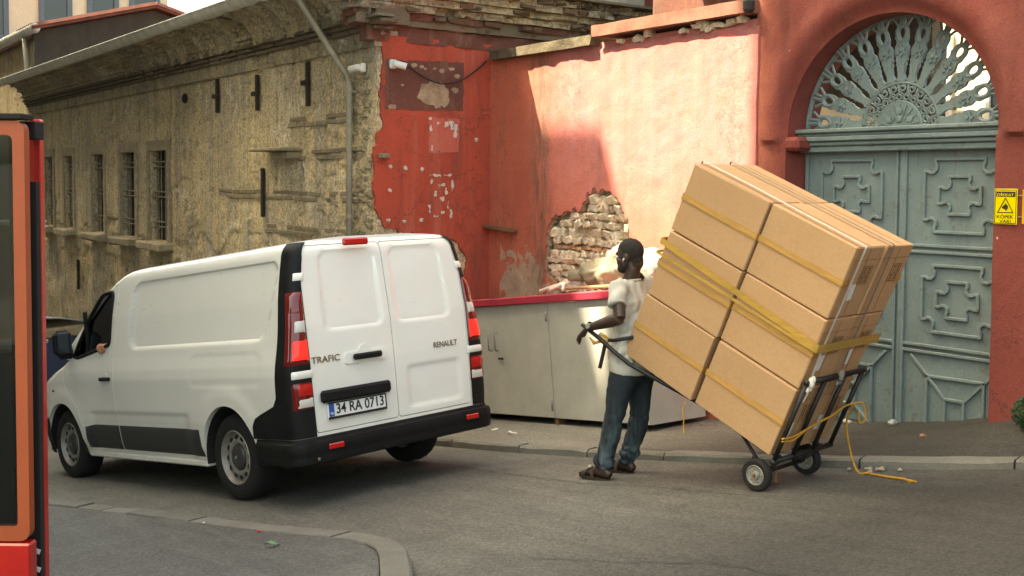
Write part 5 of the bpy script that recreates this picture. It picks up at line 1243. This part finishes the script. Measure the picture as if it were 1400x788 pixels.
bs += [ell(hp(-.012,0,.028), (.098,.076,.094), HR), ell(hp(.035,0,-.045), (.062,.056,.075), HR), ell(hp(.062,0,-.098), (.026,.028,.022), HR), ell(hp(.088,0,-.022), (.018,.014,.022), HR), ell(hp(.076,0,.022), (.02,.05,.016), HR), ell(hp(.080,0,-.066), (.014,.026,.011), HR), ell(hp(-.055,0,-.05), (.05,.05,.06), HR)]
for s in (1,-1): bs += [ell(hp(-.008,s*.077,-.012), (.018,.010,.031), HR @ Matrix.Rotation(-s*.35,3,'Z')), ell(hp(.058,s*.036,-.03), (.024,.022,.02), HR)]
bs += [seg([LSH+V(.0,-.03,.0),LSH,lerp(LSH,LEL,.35),lerp(LSH,LEL,.75),LEL], [.06,.062,.052,.044,.040]), seg([LEL,lerp(LEL,LWR,.25),lerp(LEL,LWR,.6),LWR], [.041,.045,.037,.026])]
bs += [seg([RSH+V(0,.03,0),RSH,lerp(RSH,REL,.5),REL], [.06,.06,.05,.041]), seg([REL,lerp(REL,RWR,.3),RWR], [.042,.044,.028])]
for H_, K_, An in ((LH,LK,LA_),(RH,RK_,RA_)): bs += [seg([H_,lerp(H_,K_,.4),K_,lerp(K_,An,.3),An,An-V(0,0,.05)], [.075,.068,.05,.052,.036,.036])]
def hand(W, d, pn, sgn):           # wrist, finger direction, palm normal, thumb side
    d = d.normalized(); sd = d.cross(pn).normalized()*sgn; pn = pn.normalized(); out = []
    out.append(etube([W-d*.02,W+d*.02,W+d*.055,W+d*.088], [(.019,.025),(.018,.030),(.016,.038),(.013,.036)], tuple(pn), 12))
    for k, (o_, L_, cu) in enumerate(((.034,.074,.45),(.012,.082,.6),(-.012,.076,.75),(-.034,.060,.9))):
        b0 = W+d*.082+sd*o_; P = [b0-d*.02]; a = cu*.35; q = b0
        for sgm in (.45,.32,.23): P.append(q.copy()); q = q+(d*math.cos(a)-pn*math.sin(a))*L_*sgm; a += cu*.75
        P.append(q); out.append(etube(P, [(.0085,.0085),(.009,.009),(.0082,.0082),(.0075,.0075),(.0055,.0055)], tuple(sd), 8))
    b0 = W+d*.03+sd*.026; out.append(etube([b0-d*.01,b0+sd*.014+d*.02,b0+sd*.02+d*.045-pn*.008,b0+sd*.016+d*.068-pn*.014], [(.012,.012),(.0115,.0115),(.010,.010),(.007,.007)], tuple(pn), 8))
    return out
bs += hand(LWR, V(.70,.05,-.72), V(.72,.18,.70), 1)
bs += hand(RWR, V(-.35,.62,.42), V(-.3,-.5,.75), -1)
for An in (LA_, RA_):
    bs += [etube([An+V(-.075,0,-.045),An+V(-.045,0,-.03),An+V(.03,0,-.025),An+V(.10,0,-.045),An+V(.165,0,-.06),An+V(.185,0,-.062)], [(.028,.03),(.034,.045),(.036,.045),(.042,.028),(.042,.017),(.03,.010)], (0,1,0), 14)]
    for k in range(5): bs += [ell(An+V(.185-.008*abs(k-3.2)*1.3,(.034-.017*k)*(1 if An.y > 0 else -1)*-1,-.063), (.02,.0085+.0012*(k == 0),.010))]
body_me = remeshed(bs, .0055, 3); obj('body', body_me, SKIN, man)
# eyes, hair, beard
EYE = S('eye_white', (.35,.32,.28), .3, .02, 9, 0, 10)
for s in (1,-1):
    b = ell(hp(.066,s*.031,.002), (.010,.011,.010), HR); e = b.build('eye', EYE, man, True); b = ell(hp(.0745,s*.031,.002), (.003,.0055,.0055), HR); b.build('iris', INK, e, True)
HAIR = S('short_black_hair', (.013,.0095,.0078), .85, .3, 40, .9, 260, bd=.004)
hb = remeshed([ell(hp(-.015,0,.032), (.0995,.0775,.0955), HR), ell(hp(-.060,0,-.035), (.044,.053,.060), HR)], .006, 2)
bm = bmesh.new(); bm.from_mesh(hb); HI = HR.inverted()
def hairline(c): q = HI @ (c-HC); return not (q.x > .058-.25*(q.z-.06)*0 and q.z < .075) and not (q.x > -.002 and q.z < .02) and not (q.z < -.075) and not (q.x > .03 and q.z < .055)
bmesh.ops.delete(bm, geom=[f for f in bm.faces if not hairline(f.calc_center_median())], context='FACES'); bm.to_mesh(hb); bm.free()
displace(hb, lambda c: .0025*fbm(c.x*90,c.y*90,c.z*90,2)); obj('hair', hb, HAIR, man)
be = remeshed([ell(hp(.050,0,-.085), (.048,.050,.040), HR), ell(hp(.022,0,-.070), (.05,.059,.035), HR)], .006, 3); displace(be, lambda c: .002*fbm(c.x*90,c.y*90,c.z*90,2)); obj('beard', be, HAIR, man)
b = ell(hp(.004,.088,-.018), (.0065,.005,.0065), HR); e = b.build('earbud', WPL, man, True); b = MB(); b.tube([hp(.006,.092,-.02),hp(.012,.089,-.036)], .003, 6); b.build('stem', WPL, e, True)
# T-shirt
def mat_cloth(name, c, c2, dirt, da, bscale=300):
    m = NM(name); p = m.obj(); a = m.noise(p, 4, 5, .6, .5); d_ = m.noise(m.map(p,(7,7,2.2)), 1, 5, .6, .3); f = m.noise(p, bscale, 2, .5); k = m.mix(m.ramp(a,[(.3,0),(.7,1)]), c, c2); k = m.mix(m.math('MULTIPLY',m.ramp(d_,[(.5,0),(.72,1)]),da), k, dirt)
    return m.out(k, .9, 0, m.bump(f, .2, .002), Sheen_Weight=.1)
SHIRT = mat_cloth('white_cotton', (.40,.385,.335), (.47,.455,.40), (.32,.25,.155), .65)
tors = etube([V(-.155,0,.795),V(-.16,0,.83),V(-.163,0,.95),V(-.16,0,1.08),V(-.158,0,1.2),V(-.155,0,1.31),V(-.15,0,1.385),V(-.146,0,1.425),V(-.142,0,1.445)], [(.192,.136),(.194,.138),(.186,.130),(.178,.122),(.190,.128),(.196,.122),(.180,.10),(.13,.083),(.085,.072)], (0,1,0), 28)
slv = [seg([LSH+V(.0,-.07,-.0),LSH+V(0,.0,-.005),lerp(LSH,LEL,.3)+V(0,.008,0),lerp(LSH,LEL,.58)+V(0,.012,0)], [.082,.072,.066,.068], 18), seg([RSH+V(0,.07,0),RSH,lerp(RSH,REL,.3),lerp(RSH,REL,.6)], [.082,.072,.066,.068], 18)]
sm_ = remeshed([tors]+slv, .0075, 8)
def shirt_fold(c):
    lo = sstep(1.35,.9,c.z); back = sstep(-.13,-.22,c.x); ang = math.atan2(c.y, c.x+.155)
    w_ = .010*math.sin(ang*7+4*fbm(c.x*3,c.y*3,c.z*1.6,3)+c.z*2.5)*(.3+.7*lo)
    w_ += .007*math.sin(55*(c.z*.55+c.y*.9)+6*fbm(c.x*5,c.y*5,c.z*5,3))*sstep(-.14,-.22,c.x)*sstep(1.38,1.2,c.z)+.016*fbm(c.x*8,c.y*8,c.z*2.6,3)+.007*math.sin(26*c.z+14*c.y+5*fbm(c.x*4,c.y*4,c.z*4,2))*sstep(1.05,.95,c.z)*sstep(.80,.88,c.z)
    w_ *= .08+.92*sstep(.81,.93,c.z)
    if abs(c.y) > .17 and c.z > 1.2: w_ = w_*.5+.004*math.sin(40*(c.z+c.x))
    return w_*1.45
displace(sm_, shirt_fold); obj('t_shirt', sm_, SHIRT, man)
col = MB(); col.tube([V(-.142+.068*math.cos(a),.075*math.sin(a),1.446-.012*math.cos(a)) for a in [k*6.2832/24 for k in range(24)]], .008, 6, closed=True); col.build('collar', SHIRT, man, True)
# jeans
def mat_denim():
    m = NM('blue_denim'); p = m.obj(); a = m.noise(p, 3.5, 5, .6, .4); s_ = m.noise(m.map(p,(14,14,3)), 1, 5, .6, .3); f = m.noise(p, 350, 2, .5); o = m.sep(p)
    k = m.mix(m.ramp(a,[(.35,0),(.65,1)]), (.0055,.0105,.014), (.010,.0185,.024)); low = m.math('DIVIDE', m.math('SUBTRACT', .66, o[2]), .5, cl=True)
    k = m.mix(m.math('MULTIPLY', m.ramp(s_,[(.42,0),(.68,1)]), m.math('ADD', .05, m.math('MULTIPLY', low, .7))), k, (.10,.15,.17)); return m.out(k, .88, 0, m.bump(f, .25, .002))
DENIM = mat_denim()
jb = [etube([V(-.155,0,.735),V(-.157,0,.78),V(-.16,0,.83),V(-.16,0,.862)], [(.156,.116),(.162,.117),(.150,.106),(.145,.10)], (0,1,0), 26)]
for H_, K_, An, s in ((LH,LK,LA_,1),(RH,RK_,RA_,-1)):
    jb.append(etube([H_+V(0,-.012*s,.02),lerp(H_,K_,.15)+V(-.012,0,0),lerp(H_,K_,.45),lerp(H_,K_,.8),K_+V(.006,0,0),lerp(K_,An,.3)+V(-.006,0,0),lerp(K_,An,.65),lerp(K_,An,.9),An+V(-.004,0,.0)], [(.096,.112),(.094,.106),(.082,.091),(.070,.076),(.067,.074),(.065,.075),(.058,.066),(.060,.066),(.057,.064)], (0,1,0), 22))
jm = remeshed(jb, .0075, 6)
def jean_fold(c):
    k = .5+1.6*math.exp(-((c.z-.15)/.07)**2)+.8*math.exp(-((c.z-.45)/.08)**2)+.6*math.exp(-((c.z-.74)/.06)**2); low = sstep(.28,.12,c.z)
    return (.006*math.sin(70*c.z+9*c.x+12*c.y+6*fbm(c.x*7,c.y*7,c.z*5,3))*(.25+low)+.0085*fbm(c.x*9,c.y*9,c.z*14,4))*k*.8
displace(jm, jean_fold); jo = obj('jeans', jm, DENIM, man)
b = MB(); b.tube([LWR-V(.030,0,-.013)+V(.0,.028*math.cos(a),0)+V(.012,0,.03).normalized()*.032*math.sin(a) for a in [k*6.2832/18 for k in range(18)]], .007, 6, closed=True); wt_ = b.build('watch', BLKP, man, True)
d_ = (LWR-LEL).normalized(); b = MB(); b.lathe([(.020,0),(.021,.006),(.018,.010),(.0,.0105)], 18, Matrix.Translation(LWR-d_*.035+V(.0,.03,.008)) @ V(0,0,1).rotation_difference(V(.1,.95,.25)).to_matrix().to_4x4(), caps=False); b.build('watch_face', STEEL, wt_, True, 40)
SANDAL = S('dark_leather_sandal', (.030,.022,.015), .6, .3, 20, .3, 90)
for An, nm in ((LA_,'l'),(RA_,'r')):
    sl = [(.205*math.cos(a)*(1 if math.cos(a) > 0 else .62)+.01, .050*math.sin(a)*(1.0 if math.cos(a) > 0 else .85)) for a in [k*6.2832/26 for k in range(26)]]
    t = MB(); t.prism(sl, An+V(.0,0,-.085), (1,0,0), (0,1,0), -.012, .014); so = t.build('sandal', SANDAL, man, True, 40)
    zz = An.z
    for x0, x1 in ((.035,.125),(.125,.045)):
        t = MB(); t.grid(10, 1, lambda i,j: An+V(lerp(x0,x1,i/10)+.032*j-.0, .052*math.cos(math.pi*i/10), -.068+.064*math.sin(math.pi*i/10)**.8-(.02 if j else 0)*math.sin(math.pi*i/10))); t.build('strap', SANDAL, so, True)
    t = MB(); t.lathe([(.018,0),(.016,.006),(.005,.008)], 10, Matrix.Translation(An+V(.1,.02,-.005)) @ Matrix.Rotation(-.6,4,'X')); t.build('buckle', STEEL, so, True)
# driver of the van: seated, elbow on the window ledge
dv = thing('person', 'van driver resting a bare forearm on the open window ledge', 'person', mat4=van.matrix_world @ Matrix.Translation(V(2.05,.42,.86)))
SKIN2 = S('tan_skin', (.42,.19,.10), .5, .12, 9, .1, 150); GREYS = S('grey_shirt', (.12,.13,.14), .9, .2, 9, .3, 120); TROU = S('dark_trousers', (.03,.03,.035), .9, .2, 9, .2, 120)
db = [seg([V(-.02,0,.02),V(-.06,0,.3),V(-.05,0,.52)], [(.15,.10),(.17,.11),(.15,.08)], 18), seg([V(-.05,0,.5),V(-.02,0,.62)], [.055,.05]), ell(V(-.0,0,.72), (.095,.078,.115)), ell(V(.05,0,.67), (.05,.05,.06)), ell(V(.095,0,.71), (.016,.014,.022))]
db += [seg([V(-.05,.17,.48),V(.02,.34,.40),V(.10,.50,.375)], [.055,.05,.045]), seg([V(.10,.50,.375),V(.22,.46,.385),V(.36,.38,.40)], [.047,.045,.032])]
db += hand(V(.36,.38,.40), V(.8,-.5,.1), V(0,.2,1), 1)
db += [seg([V(-.05,-.17,.48),V(.12,-.22,.28),V(.42,-.12,.36)], [.055,.045,.03])]+hand(V(.42,-.12,.36), V(.8,.2,.3), V(0,-.2,1), -1)
for s in (1,-1): db += [seg([V(0,.1*s,.02),V(.42,.14*s,.08),V(.5,.14*s,-.3)], [.085,.06,.045])]+[ell(V(.56,.14*s,-.33), (.12,.045,.04))]
obj('body', remeshed(db, .011, 4), SKIN2, dv)
obj('shirt', remeshed([seg([V(-.02,0,.0),V(-.06,0,.3),V(-.05,0,.53)], [(.165,.115),(.185,.125),(.13,.085)], 18), seg([V(-.05,.13,.48),V(.0,.28,.43)], [.075,.07]), seg([V(-.05,-.13,.48),V(.05,-.21,.36)], [.075,.07])], .012, 5), GREYS, dv)
obj('trousers', remeshed([seg([V(0,.1*s,.02),V(.42,.14*s,.08),V(.5,.14*s,-.28)], [.1,.075,.065]) for s in (1,-1)]+[ell(V(-.02,0,.02),(.13,.17,.1))], .012, 5), TROU, dv)
obj('hair', remeshed([ell(V(-.018,0,.745), (.098,.084,.105))], .012, 3), HAIR, dv)
# ------------------------------------------------------------------ wall fittings
WHP = S('white_camera_plastic', (.72,.71,.66), .4, .08, 9, 0, 10)
def bullet(name, label, W, mount_n, aim):
    t = thing(name, label, 'camera', W, 'security cameras on the old building'); mount_n = mount_n.normalized(); aim = aim.normalized()
    b = MB(); b.box(mount_n*.035, (.13,.13,.13) if False else (abs(mount_n.x)*.06+.085*(1-abs(mount_n.x)), abs(mount_n.y)*.06+.085*(1-abs(mount_n.y)), .10), ch=.015); b.build('junction_box', WHP, t)
    q = Matrix.Translation(mount_n*.09) @ V(0,0,1).rotation_difference(aim).to_matrix().to_4x4(); b = MB(); b.lathe([(.018,-.02),(.036,-.015),(.038,.0),(.038,.125),(.034,.13)], 18, q); hs_ = b.build('housing', WHP, t, True, 40)
    b = MB(); b.lathe([(.034,.128),(.034,.134),(.025,.136),(.0,.137)], 18, q, caps=False); b.build('lens', INK, hs_, True)
bullet('security_camera', 'white bullet camera on the stone side of the corner, aimed left', V(-10.98,BY-.02,1.27), V(0,-1,0), V(-1,-.35,-.12))
bullet('security_camera', 'white bullet camera with black lens on the red wall', V(BX+.035,6.06,1.30), V(1,0,0), V(.55,.75,-.25))
b = MB(); P = [V(BX+.06,6.15,1.32)]+[V(BX+.06+.02*math.sin(math.pi*k/14),lerp(6.18,7.32,k/14),lerp(1.34,1.42,k/14)-.26*math.sin(math.pi*(k/14))**1.0) for k in range(15)]
O_ = P[0]; b.tube([p-O_ for p in P], .009, 6); o = b.build('cable', S('black_cable', (.012,.012,.012), .5, .1, 9, 0, 10), None, True); o.location = O_; tag(o, 'black cable sagging across the top of the red wall', 'cable')
# warning sign by the gate
YEL = S('yellow_sign', (.72,.58,.01), .4, .05, 6, 0, 10); 
sg = thing('warning_sign', 'yellow dog warning sign on the red wall right of the gate', 'sign', V(-4.262,7.385,-.145)); 
b = MB(); b.box((0,0,0), (.172,.006,.252), ch=.002); b.build('panel', YEL, sg)
def fr(x0, x1, z0, z1, t, y, nm='border', mt=INK):
    b = MB()
    for (a, c, d, e) in ((x0,x1,z1-t,z1),(x0,x1,z0,z0+t),(x0,x0+t,z0+t,z1-t),(x1-t,x1,z0+t,z1-t)): b.box(((a+c)/2,y,(d+e)/2), (c-a,.002,e-d))
    return b.build(nm, mt, sg)
fr(-.080,.080,-.120,.120,.004,-.004)
b = MB(); b.box((0,-.004,.088), (.142,.002,.036)); b.build('title_bar', INK, sg)
def wtext(s, mat, par, x, z, h, wd, y=-.0055): return text(s, mat, par, (x,y,z), (1,0,0), (0,0,1), h, wd, .001)
wtext('DİKKAT', YEL, sg, 0, .087, .024, .122); wtext('KÖPEK', INK, sg, 0, -.070, .028, .125, -.0035); wtext('VAR!', INK, sg, 0, -.104, .022, .085, -.0035)
b = MB()
T = [(-.058,-.042),(.058,-.042),(0,.060)]
for i in range(3):
    a, c = Vector(T[i]), Vector(T[(i+1)%3]); d = c-a; b.box(((a.x+c.x)/2,-.004-.0003*i,(a.y+c.y)/2), (d.length,.002,.006), rot=Matrix.Rotation(-math.atan2(d.y,d.x),3,'Y'))
b.build('triangle', INK, sg)
b = MB(); b.prism([(-.026,-.004),(-.012,.008),(-.004,.014),(.0,.026),(.008,.014),(.018,.008),(.02,-.012),(.012,-.018),(.004,-.032),(-.002,-.02),(-.012,-.016),(-.022,-.014)], (0,-.003,0), (1,0,0), (0,0,1), .0, .002); b.build('dog_head', INK, sg)
for x, z in ((-.078,.118),(.078,.118)):
    b = MB(); b.lathe([(.004,0),(.003,.003)], 8, Matrix.Translation(V(x,-.003,z)) @ Matrix.Rotation(math.pi/2,4,'X')); b.build('screw', STEEL, sg)
s2 = thing('wall_plate', 'plain amber plate cut by the right frame edge beside the dog sign', 'sign', V(-4.06,7.385,-.145)); b = MB(); b.box((0,0,0), (.16,.006,.24), ch=.002); b.build('panel', S('amber_plate', (.62,.33,.01), .4, .05, 6, 0, 10), s2)
for z in (.08,-.07):
    b = MB(); b.box((-.095,.004,z), (.035,.003,.008)); b.build('bracket', STEEL, s2)
# shrub at the foot of the wall
def mat_leaf(name, c):
    m = NM(name); k = m.mix(m.ramp(m.noise(m.obj(), 14, 4, .6),[(.3,0),(.7,1)]), sc(c,.6), sc(c,1.3)); return m.out(k, .6)
LEAF = mat_leaf('shrub_leaf', (.035,.085,.03))
sh = thing('shrub', 'small dark green clipped shrub at the foot of the gate wall', 'shrub', V(-3.93,7.14,pz(-3.93,7.14)))
b = MB()
for k in range(1100):
    u_, v_ = random.uniform(-1,1), random.uniform(0,6.283); r_ = .085*(.55+.45*random.random()**.4); c = V(r_*math.sqrt(1-u_*u_)*math.cos(v_), r_*math.sqrt(1-u_*u_)*math.sin(v_), .11+r_*u_*1.25)
    d = V(random.uniform(-1,1),random.uniform(-1,1),random.uniform(-.3,1)).normalized(); s_ = d.cross(V(random.uniform(-1,1),random.uniform(-1,1),.3)).normalized()*.006; b.add([c-s_,c+d*.014,c+s_+d*.012,c+d*.032], [(0,1,3),(0,2,3)] if k%2 else [(0,2,3),(1,0,3)])
b.build('foliage', LEAF, sh); b = MB(); b.tube([(0,0,-.02),(0,0,.15)], .014, 6); b.build('stem', WOOD, sh)

# ------------------------------------------------------------------ red kiosk cut by the left frame edge
KR = V(.585,.811,0); KD = V(-.811,.585,0); KO = V(-4.955,1.023,0); KO.z = gz(KO.x,KO.y)+ih(KO.x)
ki = thing('kiosk', 'red and orange framed glass kiosk at the left frame edge', 'kiosk', mat4=frame_m(KO, KR, KD, V(0,0,1))); kz = KO.z
RED = S('glossy_red_paint', (.48,.012,.010), .3, .18, 4, .08, 40, Coat_Weight=.4); ORA = S('faded_orange_paint', (.37,.072,.022), .5, .1, 3, .12, 80)
def kb(name, mt, x0, x1, y0, y1, z0, z1, ch=.004, par=ki): b = MB(); b.box(((x0+x1)/2,(y0+y1)/2,(z0+z1)/2-kz), (x1-x0,y1-y0,z1-z0), ch=ch); return b.build(name, mt, par)
kb('post', RED, -.050,-.002,.20,.244,kz,.262,.004)
b = MB(); q = rounded([(-.95,-1.545),(.018,-1.545),(.018,.245),(-.95,.245)], .05, 6); q2 = rounded([(-.89,-1.487),(-.032,-1.487),(-.032,.186),(-.89,.186)], .03, 6)
n = len(q); vs_ = [V(x,0,z-kz) for x,z in q]+[V(x,0,z-kz) for x,z in q2]+[V(x,.05,z-kz) for x,z in q]+[V(x,.05,z-kz) for x,z in q2]; fs_ = []
for i in range(n): j = (i+1)%n; fs_ += [(i,j,n+j,n+i),(2*n+j,2*n+i,3*n+i,3*n+j),(j,i,2*n+i,2*n+j),(n+i,n+j,3*n+j,3*n+i)]
b.add(vs_, fs_); fo = b.build('window_frame', ORA, ki, True, 40); fix_normals(fo.data)
b = MB(); b.box((-.46,.03,-.65-kz), (.87,.006,1.7)); b.build('pane', GLASS, fo)
kb('inner_post', DARK, -.075,-.062,.06,.09,-1.48,.18,.002)
kb('base_panel', RED, -.95,.024,-.012,.06,kz,-1.553,.008); kb('side_panel', DARK, -.045,.022,.10,.14,kz,-.01,.002); kb('roof_edge', DARK, -.95,.018,-.02,.10,.25,.275,.004); kb('roof_block', DARK, -.045,.022,.10,.19,.172,.249,.004)
kb('back_panel', GREYP, -.95,-.19,.42,.44,kz,.20,.002); kb('shelf', STEEL, -.93,-.06,.10,.40,-.75,-.735,.002); kb('shelf', STEEL, -.93,-.06,.10,.40,-.2,-.185,.002)
for k, z in enumerate((-1.62,-1.70,-1.78)):
    b = MB(); b.box((.003,.0985,z-kz), (.034,.002,.022), rot=Matrix.Rotation(.35,3,'Y')); b.build('stripe', PLATEW, ki)
# ------------------------------------------------------------------ small blue cart parked farther down
BLUE = S('navy_tarp', (.020,.035,.075), .7, .2, 5, .3, 40); GREYT = S('grey_canopy', (.30,.30,.28), .7, .2, 4, .3, 40); TAN = S('tan_board', (.30,.22,.13), .8, .2, 6, .2, 40)
cz_ = gz(-17.4,3.9); cf = V(-.985,-.16,-.138).normalized(); cl_ = V(0,0,1).cross(cf).normalized()
kt = thing('street_cart', 'navy blue street cart with grey canopy and small red flag beyond the van', 'cart', mat4=frame_m(V(-17.0,3.85,gz(-17,3.85)), cf, cl_, cf.cross(cl_)))
b = MB(); b.box((.9,0,.95), (1.9,1.3,.8), ch=.03); b.build('body', BLUE, kt)
b = MB(); b.box((.9,0,.42), (1.95,1.34,.26), ch=.02); b.build('skirt', DARK, kt); b = MB(); b.box((.9,0,1.40), (1.92,1.32,.12), ch=.02); b.build('board', TAN, kt)
b = MB(); b.grid(10, 8, lambda i,j: V(lerp(-.08,2.0,i/10), lerp(-.78,.78,j/8), 1.50+.2*math.cos(math.pi*.46*(2*j/8-1))*(.55+.45*math.sin(math.pi*clamp(i/10+.15,0,1))))); me = b.mesh('canopy', True); me = modded(me, ('SOLIDIFY', {'thickness':.02})); obj('canopy', smooth_me(me,40), GREYT, kt)
fl = MB(); fl.box((-.07,.18,1.39), (.01,.26,.17)); fo = fl.build('flag', S('flag_red', (.5,.012,.012), .6, .05, 9, 0, 10), kt)
cr_ = [(.05*math.cos(a),.05*math.sin(a)) for a in [.6+k*(6.2832-1.2)/18 for k in range(19)]]+[(.014+.04*math.cos(a),.04*math.sin(a)) for a in [6.2832-.75-k*(6.2832-1.5)/18 for k in range(19)]]
b = MB(); b.prism(cr_, (-.0765,.21,1.39), (0,-1,0), (0,0,1), 0, .002); b.build('crescent', PLATEW, fo)
b = MB(); b.prism([(.018*math.cos(1.57+k*.6283)*(1 if k%2 == 0 else .4), .018*math.sin(1.57+k*.6283)*(1 if k%2 == 0 else .4)) for k in range(10)], (-.0765,.13,1.39), (0,-1,0), (0,0,1), 0, .002); b.build('star', PLATEW, fo)
for y, wd in ((.3,.10),(.08,.14)):
    b = MB(); b.tube([V(-.092,y+wd*math.cos(a)*.5,1.585+.03*math.sin(a)) for a in [k*6.2832/16 for k in range(16)]], .008, 5, closed=True); b.build('canopy_emblem', PLATEW, kt, True)
for x in (.3,1.5):
    for s in (1,-1):
        b = MB(); b.lathe([(.08,-.05),(.24,-.05),(.25,0),(.24,.05),(.08,.05)], 24, Matrix.Translation(V(x,s*.6,.25)) @ Matrix.Rotation(math.pi/2,4,'X')); b.build('wheel', RUBBER, kt, True, 40)
for s in (1,-1):
    b = MB(); b.tube([(1.9,s*.5,.8),(2.5,s*.45,.95)], .02, 6); b.build('push_bar', STEEL, kt)
# ------------------------------------------------------------------ litter
def scrapthing(name, label, cat, x, y, z, s, mt, flat=.3, group='litter on the ground'):
    me = remeshed([ell((0,0,s*flat), (s,s*.7,s*flat), None, 12)], s*.16, 1); displace(me, lambda c: s*.35*fbm(c.x/s*1.3+x,c.y/s*1.3+y,c.z/s,3)); o = obj(name, me, mt); o.location = (x,y,z); o.rotation_euler = (0,-.13,x*7); return tag(o, label, cat, group)
for x, y, s, nm, lb in ((-8.4,6.08,.045,'paper_scrap','torn white paper scrap on the pavement before the cabinet'),(-8.81,6.16,.035,'paper_scrap','small white paper scrap on the pavement nearest the van')): scrapthing(nm, lb, 'paper', x, y, pz(x,y), s, PAPER, .18)
PBAG = S('thin_plastic_bag', (.32,.33,.31), .35, .15, 9, .2, 30)
scrapthing('plastic_bag', 'crumpled clear plastic bag at the foot of the gate', 'bag', -5.22,7.5, pz(-5.22,7.5), .038, PBAG, .55); scrapthing('paper_cup', 'crushed white cup on the ground left of the crumpled bag', 'cup', -5.66,7.5, pz(-5.66,7.5), .04, PAPER, .5)
for i, (x, y, s) in enumerate(((-4.62,6.16,.035),(-4.50,6.20,.045),(-4.42,6.22,.05),(-4.30,6.27,.03),(-4.44,6.14,.03))): scrapthing('dry_leaf', 'dry crumpled leaf in the gutter %s' % ('left of the rope','right beside the rope','largest of the heap past the rope','farthest right of the heap','nearest the road')[i], 'leaf', x, y, gz(x,y)+.004, s*.7, S('dry_leaf', (.30,.26,.17), .8, .3, 9, .2, 40) if i == 0 else bpy.data.materials['dry_leaf'], .35, 'dry leaves in the gutter')
b = MB(); b.grid(8, 4, lambda i,j: V(.09*(i/8-.5), .045*math.sin(math.pi*i/8)**.8*(j/4-.5), .012+.02*abs(j/4-.5)+.01*math.sin(5*i/8))); o = b.build('green_leaf', mat_leaf('fresh_leaf', (.10,.22,.09)), None, True); o.location = (-6.03,2.61,gz(-6.03,2.61)+ih(-6.03)); o.rotation_euler = (0,-.13,.9); tag(o, 'single fresh green leaf on the near paving', 'leaf')
REDW = S('red_wrapper', (.45,.02,.02), .4, .1, 9, 0, 10)
scrapthing('wrapper', 'tiny red wrapper on the near kerb joint', 'wrapper', -6.58,2.76, gz(-6.58,2.76)+ih(-6.58), .018, REDW, .3); scrapthing('wrapper', 'tiny white wrapper on the near kerb joint', 'wrapper', -7.26,2.64, gz(-7.26,2.64)+ih(-7.26), .016, PAPER, .3)
scrapthing('orange_peel', 'bit of orange peel on the pavement by the gate', 'peel', -4.62,7.0, pz(-4.62,7.0), .04, S('peel', (.3,.15,.07), .8, .2, 9, 0, 10), .25)
